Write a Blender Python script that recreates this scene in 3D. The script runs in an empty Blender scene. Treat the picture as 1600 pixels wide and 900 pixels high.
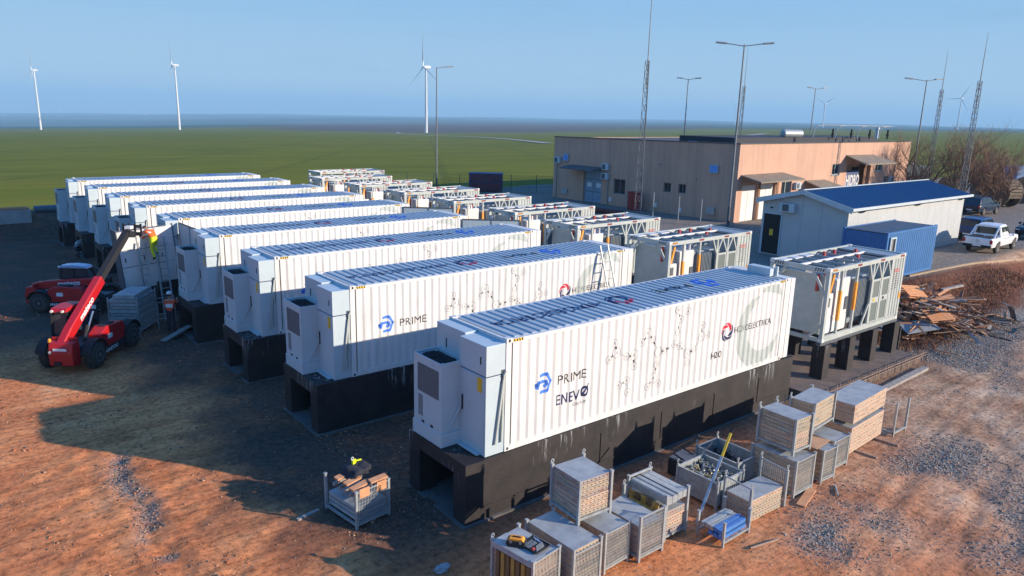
import bpy, bmesh, math, random
import numpy as np
from mathutils import Vector, Matrix
random.seed(7); rng = np.random.default_rng(11)
S = bpy.context.scene
COL = S.collection
R = math.radians
PI = math.pi

# ---------------------------------------------------------------- camera
CAM = Vector((-10.4087, -13.0156, 9.7493))
yaw, pitch, roll = R(51.0261), R(-13.4211), R(1.40962)
d = Vector((math.cos(yaw)*math.cos(pitch), math.sin(yaw)*math.cos(pitch), math.sin(pitch)))
r = d.cross(Vector((0, 0, 1))).normalized(); u = r.cross(d)
r2 = r*math.cos(roll)+u*math.sin(roll); u2 = -r*math.sin(roll)+u*math.cos(roll)
cam = bpy.data.cameras.new('camera'); cam.sensor_width = 36; cam.lens = 1146.872/1600*36
cam.clip_start = 0.2; cam.clip_end = 60000
co = bpy.data.objects.new('camera', cam); COL.objects.link(co)
m = Matrix(((r2.x, u2.x, -d.x), (r2.y, u2.y, -d.y), (r2.z, u2.z, -d.z))).to_4x4()
m.translation = CAM; co.matrix_world = m
S.camera = co

# ---------------------------------------------------------------- sky, sun, exposure
LD = Vector((-0.72, 1.0, -0.398)).normalized()
ELEV = math.asin(-LD.z); ROT = math.atan2(-LD.x, -LD.y)
w = bpy.data.worlds.new('World'); S.world = w; w.use_nodes = True
nt = w.node_tree; bg = nt.nodes['Background']
sky = nt.nodes.new('ShaderNodeTexSky'); sky.sky_type = 'NISHITA'; sky.sun_disc = False
sky.sun_elevation = ELEV; sky.sun_rotation = ROT; sky.altitude = 100; sky.air_density = 1.3; sky.dust_density = 0.5; sky.ozone_density = 2.5
tc = nt.nodes.new('ShaderNodeTexCoord'); sx = nt.nodes.new('ShaderNodeSeparateXYZ'); nt.links.new(tc.outputs['Generated'], sx.inputs[0])
rp = nt.nodes.new('ShaderNodeValToRGB'); nt.links.new(sx.outputs[2], rp.inputs[0])   # clear-air blue, paler towards the horizon all round
els = rp.color_ramp.elements; els.new(.12); els.new(.40)
for el, (p_, c_) in zip(els, ((0.0,(4.1,5.6,6.7)),(.12,(2.6,4.6,6.9)),(.40,(.85,3.1,7.6)),(1.0,(.25,2.3,7.9)))): el.position = p_; el.color = (*[q/8 for q in c_], 1)
sc_ = nt.nodes.new('ShaderNodeVectorMath'); sc_.operation = 'SCALE'; sc_.inputs['Scale'].default_value = 8.0; nt.links.new(rp.outputs[0], sc_.inputs[0])
mxs = nt.nodes.new('ShaderNodeMix'); mxs.data_type = 'RGBA'; mxs.inputs[0].default_value = .96
nt.links.new(sky.outputs[0], mxs.inputs[6]); nt.links.new(sc_.outputs[0], mxs.inputs[7])
wmp = nt.nodes.new('ShaderNodeMapping'); wmp.inputs['Scale'].default_value = (2.2,2.2,22); nt.links.new(tc.outputs['Generated'], wmp.inputs[0])
wno = nt.nodes.new('ShaderNodeTexNoise'); wno.inputs['Scale'].default_value = 1.6; wno.inputs['Detail'].default_value = 7; nt.links.new(wmp.outputs[0], wno.inputs['Vector'])
wra = nt.nodes.new('ShaderNodeValToRGB'); wra.color_ramp.elements[0].position = .60; wra.color_ramp.elements[1].position = .82; wra.color_ramp.elements[1].color = (.30,.30,.30,1); nt.links.new(wno.outputs[0], wra.inputs[0])
wmx = nt.nodes.new('ShaderNodeMix'); wmx.data_type = 'RGBA'; nt.links.new(wra.outputs[0], wmx.inputs[0]); nt.links.new(mxs.outputs[2], wmx.inputs[6]); wmx.inputs[7].default_value = (2.0,3.1,4.6,1)   # faint thin cloud streaks
nt.links.new(wmx.outputs[2], bg.inputs[0]); bg.inputs[1].default_value = 0.080
sun = bpy.data.lights.new('sun', 'SUN'); sun.energy = 5.0; sun.angle = R(0.5); sun.color = (1.0, 0.86, 0.70)
so = bpy.data.objects.new('sun', sun); COL.objects.link(so)
so.rotation_euler = LD.to_track_quat('-Z', 'Y').to_euler(); so.location = (30, -40, 40)
S.view_settings.view_transform = 'Standard'; S.view_settings.look = 'None'
S.view_settings.exposure = 0.58; S.view_settings.gamma = 1.0; S.view_settings.use_curve_mapping = False

# ---------------------------------------------------------------- helpers
class MB:
    def __init__(s): s.v = []; s.f = []; s.m = []
    def add(s, vs, fs, mi=0):
        n = len(s.v); s.v += [tuple(v) for v in vs]; s.f += [tuple(i+n for i in f) for f in fs]; s.m += [mi]*len(fs); return s
    def box(s, x0, x1, y0, y1, z0, z1, mi=0):
        vs = [(x0,y0,z0),(x1,y0,z0),(x1,y1,z0),(x0,y1,z0),(x0,y0,z1),(x1,y0,z1),(x1,y1,z1),(x0,y1,z1)]
        return s.add(vs, [(0,3,2,1),(4,5,6,7),(0,1,5,4),(1,2,6,5),(2,3,7,6),(3,0,4,7)], mi)
    def obox(s, c, ax, ay, az, mi=0):      # centre + three half-axis vectors
        c, ax, ay, az = Vector(c), Vector(ax), Vector(ay), Vector(az)
        vs = [c+i*ax+j*ay+k*az for k in (-1,1) for i, j in ((-1,-1),(1,-1),(1,1),(-1,1))]
        return s.add(vs, [(0,3,2,1),(4,5,6,7),(0,1,5,4),(1,2,6,5),(2,3,7,6),(3,0,4,7)], mi)
    def bar(s, p0, p1, w, h=None, mi=0, up=(0,0,1)):
        p0, p1 = Vector(p0), Vector(p1); h = h or w; dd = p1-p0
        if dd.length < 1e-6: return s
        n = dd.normalized(); a = n.cross(Vector(up))
        if a.length < 1e-3: a = n.cross(Vector((1,0,0)))
        a.normalize(); b = a.cross(n)
        return s.obox((p0+p1)/2, dd/2, a*w/2, b*h/2, mi)
    def tube(s, p0, p1, r0, r1=None, n=8, mi=0, caps=True):
        p0, p1 = Vector(p0), Vector(p1); r1 = r0 if r1 is None else r1; dd = (p1-p0)
        if dd.length < 1e-7: return s
        nn = dd.normalized(); a = nn.cross(Vector((0,0,1)))
        if a.length < 1e-3: a = nn.cross(Vector((1,0,0)))
        a.normalize(); b = nn.cross(a); vs = []
        for p, rr in ((p0, r0), (p1, r1)):
            for i in range(n):
                t = 2*PI*i/n; vs.append(p+a*math.cos(t)*rr+b*math.sin(t)*rr)
        fs = [(i, (i+1)%n, n+(i+1)%n, n+i) for i in range(n)]
        if caps: fs += [tuple(range(n-1,-1,-1)), tuple(range(n, 2*n))]
        return s.add(vs, fs, mi)
    def lathe(s, p, axis, prof, n=16, mi=0):   # prof: (distance along axis, radius)
        p = Vector(p); nn = Vector(axis).normalized(); a = nn.cross(Vector((0,0,1)))
        if a.length < 1e-3: a = nn.cross(Vector((1,0,0)))
        a.normalize(); b = nn.cross(a); vs = []; fs = []
        for t, rr in prof:
            for i in range(n):
                q = 2*PI*i/n; vs.append(p+nn*t+a*math.cos(q)*rr+b*math.sin(q)*rr)
        for k in range(len(prof)-1):
            for i in range(n): fs.append((k*n+i, k*n+(i+1)%n, (k+1)*n+(i+1)%n, (k+1)*n+i))
        fs += [tuple(range(n-1,-1,-1)), tuple(range((len(prof)-1)*n, len(prof)*n))]
        return s.add(vs, fs, mi)
    def prism(s, pts, y0, y1, mi=0, pl='xz'):  # polygon in xz (or xy / yz) extruded along the third axis
        n = len(pts)
        mk = {'xz': lambda a,b,t: (a,t,b), 'xy': lambda a,b,t: (a,b,t), 'yz': lambda a,b,t: (t,a,b)}[pl]
        vs = [mk(a,b,y0) for a,b in pts]+[mk(a,b,y1) for a,b in pts]
        fs = [(i,(i+1)%n,n+(i+1)%n,n+i) for i in range(n)]+[tuple(range(n-1,-1,-1)), tuple(range(n,2*n))]
        return s.add(vs, fs, mi)
    def ring(s, c, ax, ay, ro, ri, n=16, mi=0, t=0.02):
        c, ax, ay = Vector(c), Vector(ax).normalized(), Vector(ay).normalized()
        for i in range(n):
            a0, a1 = 2*PI*i/n, 2*PI*(i+1)/n; rm = (ro+ri)/2
            s.bar(c+ax*math.cos(a0)*rm+ay*math.sin(a0)*rm, c+ax*math.cos(a1)*rm+ay*math.sin(a1)*rm, ro-ri, t, mi, up=ax.cross(ay))
        return s
    def mesh(s, name, mats, smooth=False):
        me = bpy.data.meshes.new(name); me.from_pydata(s.v, [], s.f)
        for mt in (mats if isinstance(mats, (list, tuple)) else [mats]): me.materials.append(mt)
        me.polygons.foreach_set('material_index', s.m)
        bm = bmesh.new(); bm.from_mesh(me); bmesh.ops.recalc_face_normals(bm, faces=bm.faces); bm.to_mesh(me); bm.free()
        if smooth: me.polygons.foreach_set('use_smooth', [True]*len(me.polygons))
        me.update(); return me
    def build(s, name, mats, parent=None, smooth=False, bevel=0):
        o = link(name, s.mesh(name, mats, smooth), parent)
        if bevel:
            b = o.modifiers.new('bevel', 'BEVEL'); b.width = bevel; b.segments = 2; b.limit_method = 'ANGLE'
        return o
def link(name, data, parent=None, loc=(0,0,0), rot=(0,0,0)):
    o = bpy.data.objects.new(name, data); COL.objects.link(o); o.location = loc; o.rotation_euler = rot
    if parent: o.parent = parent
    return o
def tag(o, label=None, cat=None, group=None, kind=None):
    if label: o['label'] = label
    if cat: o['category'] = cat
    if group: o['group'] = group
    if kind: o['kind'] = kind
    return o
def thing(name, label, cat, loc=(0,0,0), rz=0, group=None, tilt=(0,0)):
    o = bpy.data.objects.new(name, None); COL.objects.link(o); o.empty_display_size = .3
    o.location = loc; o.rotation_euler = (tilt[0], tilt[1], rz); return tag(o, label, cat, group)
def single(mb, name, mats, label, cat, loc=(0,0,0), rz=0, group=None, **k):
    o = mb.build(name, mats, **k); o.location = loc; o.rotation_euler = (0,0,rz); return tag(o, label, cat, group)
KIDS = {}
def kids(o): return [c for c in bpy.data.objects if c.parent == o]
def copy_thing(root, loc, rz=None, label=None, group=None, skip=()):
    n = root.copy(); COL.objects.link(n); n.location = loc
    if rz is not None: n.rotation_euler = (0,0,rz)
    if label: n['label'] = label
    if group: n['group'] = group
    for c in kids(root):
        if c.name.split('.')[0] in skip: continue
        cc = c.copy(); COL.objects.link(cc); cc.parent = n
        for g in kids(c):
            gg = g.copy(); COL.objects.link(gg); gg.parent = cc
    return n

# ---------------------------------------------------------------- materials
def new_mat(name):
    mt = bpy.data.materials.new(name); mt.use_nodes = True; t = mt.node_tree
    return mt, t, t.nodes['Principled BSDF']
def N(t, typ, **k):
    n = t.nodes.new('ShaderNode'+typ)
    for a, b in k.items(): setattr(n, a, b)
    return n
def pos_node(t, obj=False, scale=None):
    src = N(t, 'TexCoord').outputs['Object'] if obj else N(t, 'NewGeometry').outputs['Position']
    if scale:
        mp = N(t, 'Mapping'); mp.inputs['Scale'].default_value = scale; t.links.new(src, mp.inputs[0]); return mp.outputs[0]
    return src
def noise(t, vec, scale, detail=6, rough=.6):
    n = N(t, 'TexNoise'); n.inputs['Scale'].default_value = scale; n.inputs['Detail'].default_value = detail
    n.inputs['Roughness'].default_value = rough; t.links.new(vec, n.inputs['Vector']); return n.outputs[0]
def ramp(t, fac, stops):
    n = N(t, 'ValToRGB'); e = n.color_ramp.elements
    while len(e) < len(stops): e.new(.5)
    for el, (p, c) in zip(e, stops): el.position = p; el.color = (*c, 1) if len(c) == 3 else c
    t.links.new(fac, n.inputs[0]); return n.outputs[0]
def mixc(t, fac, a, b):
    n = N(t, 'Mix', data_type='RGBA')
    for sock, val in ((n.inputs[0], fac), (n.inputs[6], a), (n.inputs[7], b)):
        if hasattr(val, 'is_output'): t.links.new(val, sock)
        elif isinstance(val, (int, float)): sock.default_value = val
        else: sock.default_value = (*val, 1)
    return n.outputs[2]
def mth(t, op, a, b=0.5, c=None):
    n = N(t, 'Math', operation=op); n.use_clamp = False
    for i, val in enumerate((a, b, c)):
        if val is None: continue
        if hasattr(val, 'is_output'): t.links.new(val, n.inputs[i])
        else: n.inputs[i].default_value = val
    return n.outputs[0]
def bump(t, p, h, strength=.3, dist=.02):
    b = N(t, 'Bump'); b.inputs['Strength'].default_value = strength; b.inputs['Distance'].default_value = dist
    t.links.new(h, b.inputs['Height']); t.links.new(b.outputs[0], p.inputs['Normal'])
_M = {}
def pm(name, c1, c2=None, scale=3, rough=.6, metal=0, bmp=0, bscale=25, stretch=None, lo=.35, hi=.7):
    if name in _M: return _M[name]
    mt, t, p = new_mat(name); p.inputs['Roughness'].default_value = rough; p.inputs['Metallic'].default_value = metal
    if c2 is None: c2 = tuple(x*.82 for x in c1)
    v = pos_node(t, scale=stretch) if stretch else pos_node(t)
    f = noise(t, v, scale)
    t.links.new(ramp(t, f, [(lo, c1), (hi, c2)]), p.inputs['Base Color'])
    if bmp: bump(t, p, noise(t, pos_node(t), bscale), bmp)
    _M[name] = mt; return mt
def white_paint():
    mt, t, p = new_mat('white container paint'); v = pos_node(t)
    c = ramp(t, noise(t, v, 1.2), [(.45,(.66,.65,.63)),(.85,(.57,.56,.54))])
    st = ramp(t, noise(t, pos_node(t, scale=(5,5,.45)), 1.0, 7, .7), [(.50,(0,0,0)),(.78,(.55,.55,.55))]); c = mixc(t, st, c, (.40,.36,.31))
    sp = ramp(t, noise(t, v, 14, 8, .75), [(.66,(0,0,0)),(.72,(.6,.6,.6))]); c = mixc(t, sp, c, (.34,.24,.17))
    t.links.new(c, p.inputs['Base Color']); p.inputs['Roughness'].default_value = .45
    bump(t, p, noise(t, v, 2.2, 3), .10, .05); return mt
WHITE = white_paint()
WHITE2 = pm('cabinet paint', (.45,.53,.56), (.41,.485,.51), 2, .45)
ROOFP = pm('grey-blue roof paint', (.40,.44,.46), (.33,.37,.39), 1.5, .5)  # roof paint, greyer and darker than the side panels
MASTG = pm('weathered mast steel', (.20,.21,.22), (.14,.15,.155), 3, .6, .2)
GREYP = pm('pale grey steel paint', (.44,.47,.44), (.36,.39,.365), 2.5, .5)
DGREY = pm('dark grey panel', (.10,.115,.13), (.07,.08,.09), 4, .5)
TANK = pm('transformer tank paint', (.27,.31,.33), (.21,.25,.27), 2, .5)
BLACK = pm('black plastic', (.016,.016,.018), (.010,.010,.012), 8, .8)
RUB = pm('tyre rubber', (.028,.027,.026), (.06,.05,.042), 6, .9, bmp=.4)
GALV = pm('galvanised steel', (.42,.45,.45), (.30,.32,.33), 9, .45, .35)
GALVD = pm('dull galvanised steel', (.34,.37,.37), (.22,.23,.23), 6, .55, .2)
RUST = pm('rusty steel', (.25,.13,.08), (.38,.30,.24), 14, .8)
YEL = pm('warning yellow', (.75,.48,.03), None, 3, .5)
ORA = pm('orange paint', (.85,.33,.03), None, 3, .5)
REDP = pm('red paint', (.46,.006,.010), (.36,.012,.014), 2.5, .45)
REDC = pm('red tape', (.48,.05,.05), None, 3, .5)
BLUEL = pm('logo blue', (.07,.22,.72), None, 3, .5)
NAVY = pm('navy print', (.02,.025,.10), None, 3, .5)
PRINT = pm('black print', (.03,.025,.03), None, 3, .5)
GPRINT = pm('grey print', (.22,.21,.21), None, 3, .5)
REDL = pm('red print', (.62,.02,.06), None, 3, .5)
PALE = pm('pale green print', (.46,.50,.47), None, 2, .5)
GLASS = pm('dark window glass', (.02,.028,.035), (.03,.04,.05), 2, .06)
WOOD = pm('weathered timber', (.42,.25,.14), (.28,.16,.09), 5, .8, bmp=.3, stretch=(1,1,1))
WOODG = pm('grey timber', (.33,.30,.27), (.22,.19,.17), 5, .85, bmp=.3)
WOODO = pm('fresh pallet timber', (.60,.30,.15), (.45,.21,.10), 6, .8, bmp=.3)
PLYT = pm('grey formwork sheet', (.36,.38,.38), (.24,.26,.27), 3.5, .6, bmp=.1)
CONC = pm('concrete', (.36,.35,.33), (.26,.25,.24), 2, .85, bmp=.4)
MESHM = pm('woven mesh door', (.15,.18,.17), (.09,.11,.10), 30, .7)
STK = pm('white sticker', (.75,.75,.75), (.6,.6,.62), 60, .5)
def perf_mat(name, c1, c2):
    mt, t, p = new_mat(name); v = pos_node(t)
    col = ramp(t, noise(t, pos_node(t, scale=(1,1,5)), 3.5, 8), [(.3, c1), (.5, c2), (.68, tuple(x*.6 for x in c1))])
    p.inputs['Roughness'].default_value = .8
    t.links.new(col, p.inputs['Base Color']); bump(t, p, noise(t, v, 40), .4); return mt
PERF = perf_mat('plaster-stained formwork edge', (.50,.26,.15), (.46,.36,.27))
PERF2 = perf_mat('pale green-grey formwork edge', (.28,.33,.29), (.42,.30,.20))
PERF3 = perf_mat('rust-stained formwork edge', (.40,.17,.09), (.33,.30,.27))
def black_coat():
    mt, t, p = new_mat('black bitumen coating')
    v = pos_node(t); base = ramp(t, noise(t, v, 1.7, 8), [(.35, (.013,.011,.012)), (.65, (.030,.024,.023))])
    dr = noise(t, pos_node(t, scale=(9,9,.7)), 1.0, 5, .7)
    sep = N(t, 'SeparateXYZ'); t.links.new(v, sep.inputs[0])
    zf = N(t, 'MapRange'); zf.inputs[1].default_value = .9; zf.inputs[2].default_value = 1.45; t.links.new(sep.outputs[2], zf.inputs[0])
    big = noise(t, pos_node(t, scale=(.8,.8,.2)), 1.0, 2)
    dd = mth(t, 'MULTIPLY', mth(t, 'MULTIPLY', ramp(t, dr, [(.55,(0,0,0)),(.62,(1,1,1))]), zf.outputs[0]), ramp(t, big, [(.50,(0,0,0)),(.6,(1,1,1))]))
    t.links.new(mixc(t, mth(t,'MULTIPLY',dd,.9), base, (.40,.42,.43)), p.inputs['Base Color'])
    p.inputs['Roughness'].default_value = .62; bump(t, p, noise(t, v, 12, 8), .35); return mt
BITU = black_coat()
def plaster():
    mt, t, p = new_mat('peach render'); v = pos_node(t)
    c = ramp(t, noise(t, v, .5, 8), [(.3,(.56,.335,.235)),(.7,(.50,.30,.21))])
    st = noise(t, pos_node(t, scale=(1.6,1.6,.12)), 1, 8, .7)
    t.links.new(mixc(t, ramp(t, st, [(.46,(0,0,0)),(.72,(.5,.5,.5))]), c, (.27,.19,.14)), p.inputs['Base Color'])
    p.inputs['Roughness'].default_value = .9; bump(t, p, noise(t, v, 30), .3); return mt
PLAS = plaster()
# ---------------------------------------------------------------- terrain
def vnoise(x, y, seed=0):
    xi = np.floor(x).astype(np.int64); yi = np.floor(y).astype(np.int64); fx = x-xi; fy = y-yi
    fx = fx*fx*(3-2*fx); fy = fy*fy*(3-2*fy)
    def h(a, b):
        n = (a*374761393+b*668265263+seed*1442695041) & 0xffffffff
        n = ((n ^ (n >> 13))*1274126177) & 0xffffffff; return ((n ^ (n >> 16)) & 0xffff)/65535.0
    return (h(xi,yi)*(1-fx)+h(xi+1,yi)*fx)*(1-fy)+(h(xi,yi+1)*(1-fx)+h(xi+1,yi+1)*fx)*fy
def fbm(x, y, o=4, seed=0):
    a = 0; s = 1; t = 0
    for i in range(o): a = a+vnoise(x*2**i, y*2**i, seed+i)*s; t += s; s *= .5
    return a/t
def sstep(a, b, x):
    t = np.clip((x-a)/(b-a), 0, 1); return t*t*(3-2*t)
RUTS = [(-10.5,1,-3.5,6.5,.5),(-11,6,-2,14,-.6),(-9,-2.5,-2.5,3.0,.3),(-6.5,-3,-6.0,14,.9),(2,-8.6,22,-4.3,.6),(5,-6.9,26,-3.6,-.4),(8,-9.5,30,-5.2,.3),(-3,8.5,-9,30,.8),(-2.5,3,-7,24,-.5)]
AZ = np.radians([-60, 14, 24.3, 36.9, 46.5, 57.8, 70.1, 78, 90, 180])
DEP = {1200: [8,8,13,20,26,33,32.5,36,39,39], 4000: [6,6,8.5,11,14,17,24,30,34,34], 12000: [5,5,3,4.5,6,8,10,13,18,18]}
def terrain(x, y):
    x = np.asarray(x, float); y = np.asarray(y, float)
    dx, dy = x+10.4, y+13.0; dd = np.hypot(dx, dy); az = np.arctan2(dy, dx)
    t1 = .9*sstep(22.5, 27, x)*sstep(.2, 3.9, y-.02*(x-30)); t2 = sstep(48.6, 52.5, y+.25*np.clip(x-2,-20,8)*0)
    z = 1.5*np.maximum(t1, t2)
    z = z+.5*np.exp(-((x-26)**2+(y-11)**2)/9.)*t1
    near = sstep(170, 90, dd)
    z = z+near*(fbm(x*.35, y*.35, 3, 3)-.5)*.11*(1-.6*t1)
    det = sstep(75, 35, dd)
    z = z+det*((fbm(x*1.6, y*1.6, 3, 9)-.5)*.035+np.abs(fbm(x*4.5,y*4.5,2,21)-.5)*.035)
    z = z-det*.07*np.exp(-((x+7.15+.12*np.sin(y*2))**2)/.05)*sstep(1.,2.5,y)*sstep(9.3,8.6,y)
    # wheel ruts
    rut = np.sin((y-.9*x+1.5*fbm(x*.1,y*.1,2,5))*1.9); rm = sstep(8,12,x+y*0)*sstep(-4.5,-6.0,y)
    z = z-det*rm*.035*np.exp(-(rut-1)**2*6)
    for (ax,ay,bx,by,cv) in RUTS:
        L_ = math.hypot(bx-ax, by-ay); ux, uy = (bx-ax)/L_, (by-ay)/L_; s_ = (x-ax)*ux+(y-ay)*uy; q_ = -(x-ax)*uy+(y-ay)*ux-cv*np.sin(s_*PI/L_)
        on = sstep(-.5,1.,s_)*sstep(L_+.5,L_-1.,s_)
        for o_ in (-.85,.85): z = z+det*on*(-.020*np.exp(-((q_-o_)/.17)**2)*(.7+.3*np.sin(s_*22))+.011*np.exp(-((np.abs(q_-o_)-.34)/.12)**2))
    # mound beside the upper yard
    z = z+.85*np.exp(-((x-37.5)**2/22+(y-1.0)**2/3.0))+.5*np.exp(-((x-27.5)**2/9+(y-1.6)**2/2.))
    # far land
    def dep(k): return np.interp(az, AZ, DEP[k])
    zz = [(90., 1.5+0*z)]+[(float(k), 9.75-k*dep(k)/1147.) for k in (1200, 4000, 12000)]+[(20000., 9.75-20000*(dep(12000)+25)/1147.)]
    far = 1.5+0*z
    for (d0, z0), (d1, z1) in zip(zz[:-1], zz[1:]):
        f = np.clip((dd-d0)/(d1-d0), 0, 1); far = np.where(dd > d0, z0*(1-f)+z1*f, far)
    und = sstep(1500, 4000, dd)*(fbm(x/1400., y/1400., 4, 31)-.5)*np.clip(dd*.005, 0, 40)
    z = np.where(dd > 90, far+und+(z-1.5)*sstep(170,90,dd), z)
    # wheat crest: slight roll
    return z
def tz(x, y): return float(terrain(np.array([x]), np.array([y]))[0])
def axis(lo, hi, step, far, g):
    a = list(np.arange(lo, hi, step)); s = step; v = hi
    while v < far: a.append(v); s = min(s*g, 450); v += s
    s = step; v = lo-step
    while v > -far: a.insert(0, v); s = min(s*g, 450); v -= s
    return np.array(a)
gx = axis(16, 42, .16, 14500, 1.09); gy = axis(20, 56, .16, 14500, 1.09)
gx = np.concatenate([(lambda a: a[a < 15.95])(axis(-14, 16, .1, 14500, 1.09)), gx[gx > 15.95]]); gy = np.concatenate([(lambda a: a[a < 19.95])(axis(-10.5, 20, .1, 14500, 1.09)), gy[gy > 19.95]])
gx = gx[gx > -4200]; gy = gy[gy > -1500]
X, Y = np.meshgrid(gx, gy); Zt = terrain(X, Y)
nv = X.size; nx = len(gx)
me = bpy.data.meshes.new('ground')
me.vertices.add(nv); me.vertices.foreach_set('co', np.stack([X, Y, Zt], -1).ravel())
i, j = np.meshgrid(np.arange(nx-1), np.arange(len(gy)-1)); q = (j*nx+i).ravel()
fl = np.stack([q, q+1, q+nx+1, q+nx], -1); nf = len(fl)
me.loops.add(nf*4); me.loops.foreach_set('vertex_index', fl.ravel().astype(np.int32))
me.polygons.add(nf); me.polygons.foreach_set('loop_start', np.arange(0, nf*4, 4, dtype=np.int32)); me.polygons.foreach_set('loop_total', np.full(nf, 4, np.int32))
me.polygons.foreach_set('use_smooth', np.ones(nf, bool)); me.update()
def gravel_mask(x, y):
    g = sstep(21.3,22.6,x)*sstep(1.6,.4,y)*sstep(-3.6,-2.2,y-.15*(x-25))              # pale gravel spill
    n = fbm(x*.32, y*.32, 4, 51)
    band = np.exp(-((y+5.6)**2)/.8)*sstep(4.0,5.5,x)*sstep(15.5,12.5,x)
    band2 = .8*np.exp(-((y+8.0)**2)/1.6)*sstep(6.5,9,x)*sstep(20,13,x)
    band3 = .9*np.exp(-((y+3.4)**2)/1.2)*sstep(17.5,20,x)
    left = np.exp(-((x+7.15+.12*np.sin(y*2))**2)/.09)*sstep(1.4,3.,y)*sstep(9.2,8.4,y)
    h = np.maximum(band*sstep(.38,.56,n), (band2*.85+band3*1.0)*sstep(.46,.60,n))+left*.75*sstep(.30,.55,fbm(x*1.4,y*1.4,4,77))
    return np.clip(np.maximum(g, h), 0, 1)
def grass_mask(x, y):
    e = (fbm(x*.25,y*.25,3,8)-.5)*2.5
    left = sstep(53.6, 54.6, y+e*.5+.03*x)
    right = np.where(x > 44, sstep(118, 124, np.hypot(x,y)+e), 1.)
    return np.where(x < 44, left, np.maximum(right, sstep(52.5,54,y+e)))
GR = grass_mask(X, Y); GV = gravel_mask(X, Y)
dd = np.hypot(X+10.4, Y+13); azd = np.degrees(np.arctan2(Y+13, X+10.4))
plow = sstep(1050,1250,dd)*sstep(73,66,azd+(dd-1200)*.0006)*sstep(41,47,azd)*(1-sstep(4200,4800,dd))
plow = np.maximum(plow, sstep(1500,1600,dd)*sstep(2600,2500,dd)*sstep(36,37,azd)*sstep(46,45,azd)*.8)
xe = -4.6+(fbm(X*.5,Y*.5,4,63)-.5)*5.0       # trodden yard around the plinths; its dark tone also stands in for shade
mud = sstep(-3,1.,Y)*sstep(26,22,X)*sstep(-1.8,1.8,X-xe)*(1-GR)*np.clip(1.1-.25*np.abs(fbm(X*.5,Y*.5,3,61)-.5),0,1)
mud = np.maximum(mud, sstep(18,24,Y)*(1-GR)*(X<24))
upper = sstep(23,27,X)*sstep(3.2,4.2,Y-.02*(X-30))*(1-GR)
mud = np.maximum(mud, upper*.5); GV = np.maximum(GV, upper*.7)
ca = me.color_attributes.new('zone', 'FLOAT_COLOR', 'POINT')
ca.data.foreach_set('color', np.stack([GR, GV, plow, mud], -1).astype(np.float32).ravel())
bk = sstep(22.3,23.5,X)*sstep(-.9,.3,Y+.35*np.sin(X*1.3))*sstep(4.3,3.7,Y+.07*(X-32))*(1-.0*Y)
ba = me.attributes.new('bank', 'FLOAT', 'POINT'); ba.data.foreach_set('value', (bk*.92).astype(np.float32).ravel())
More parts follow.
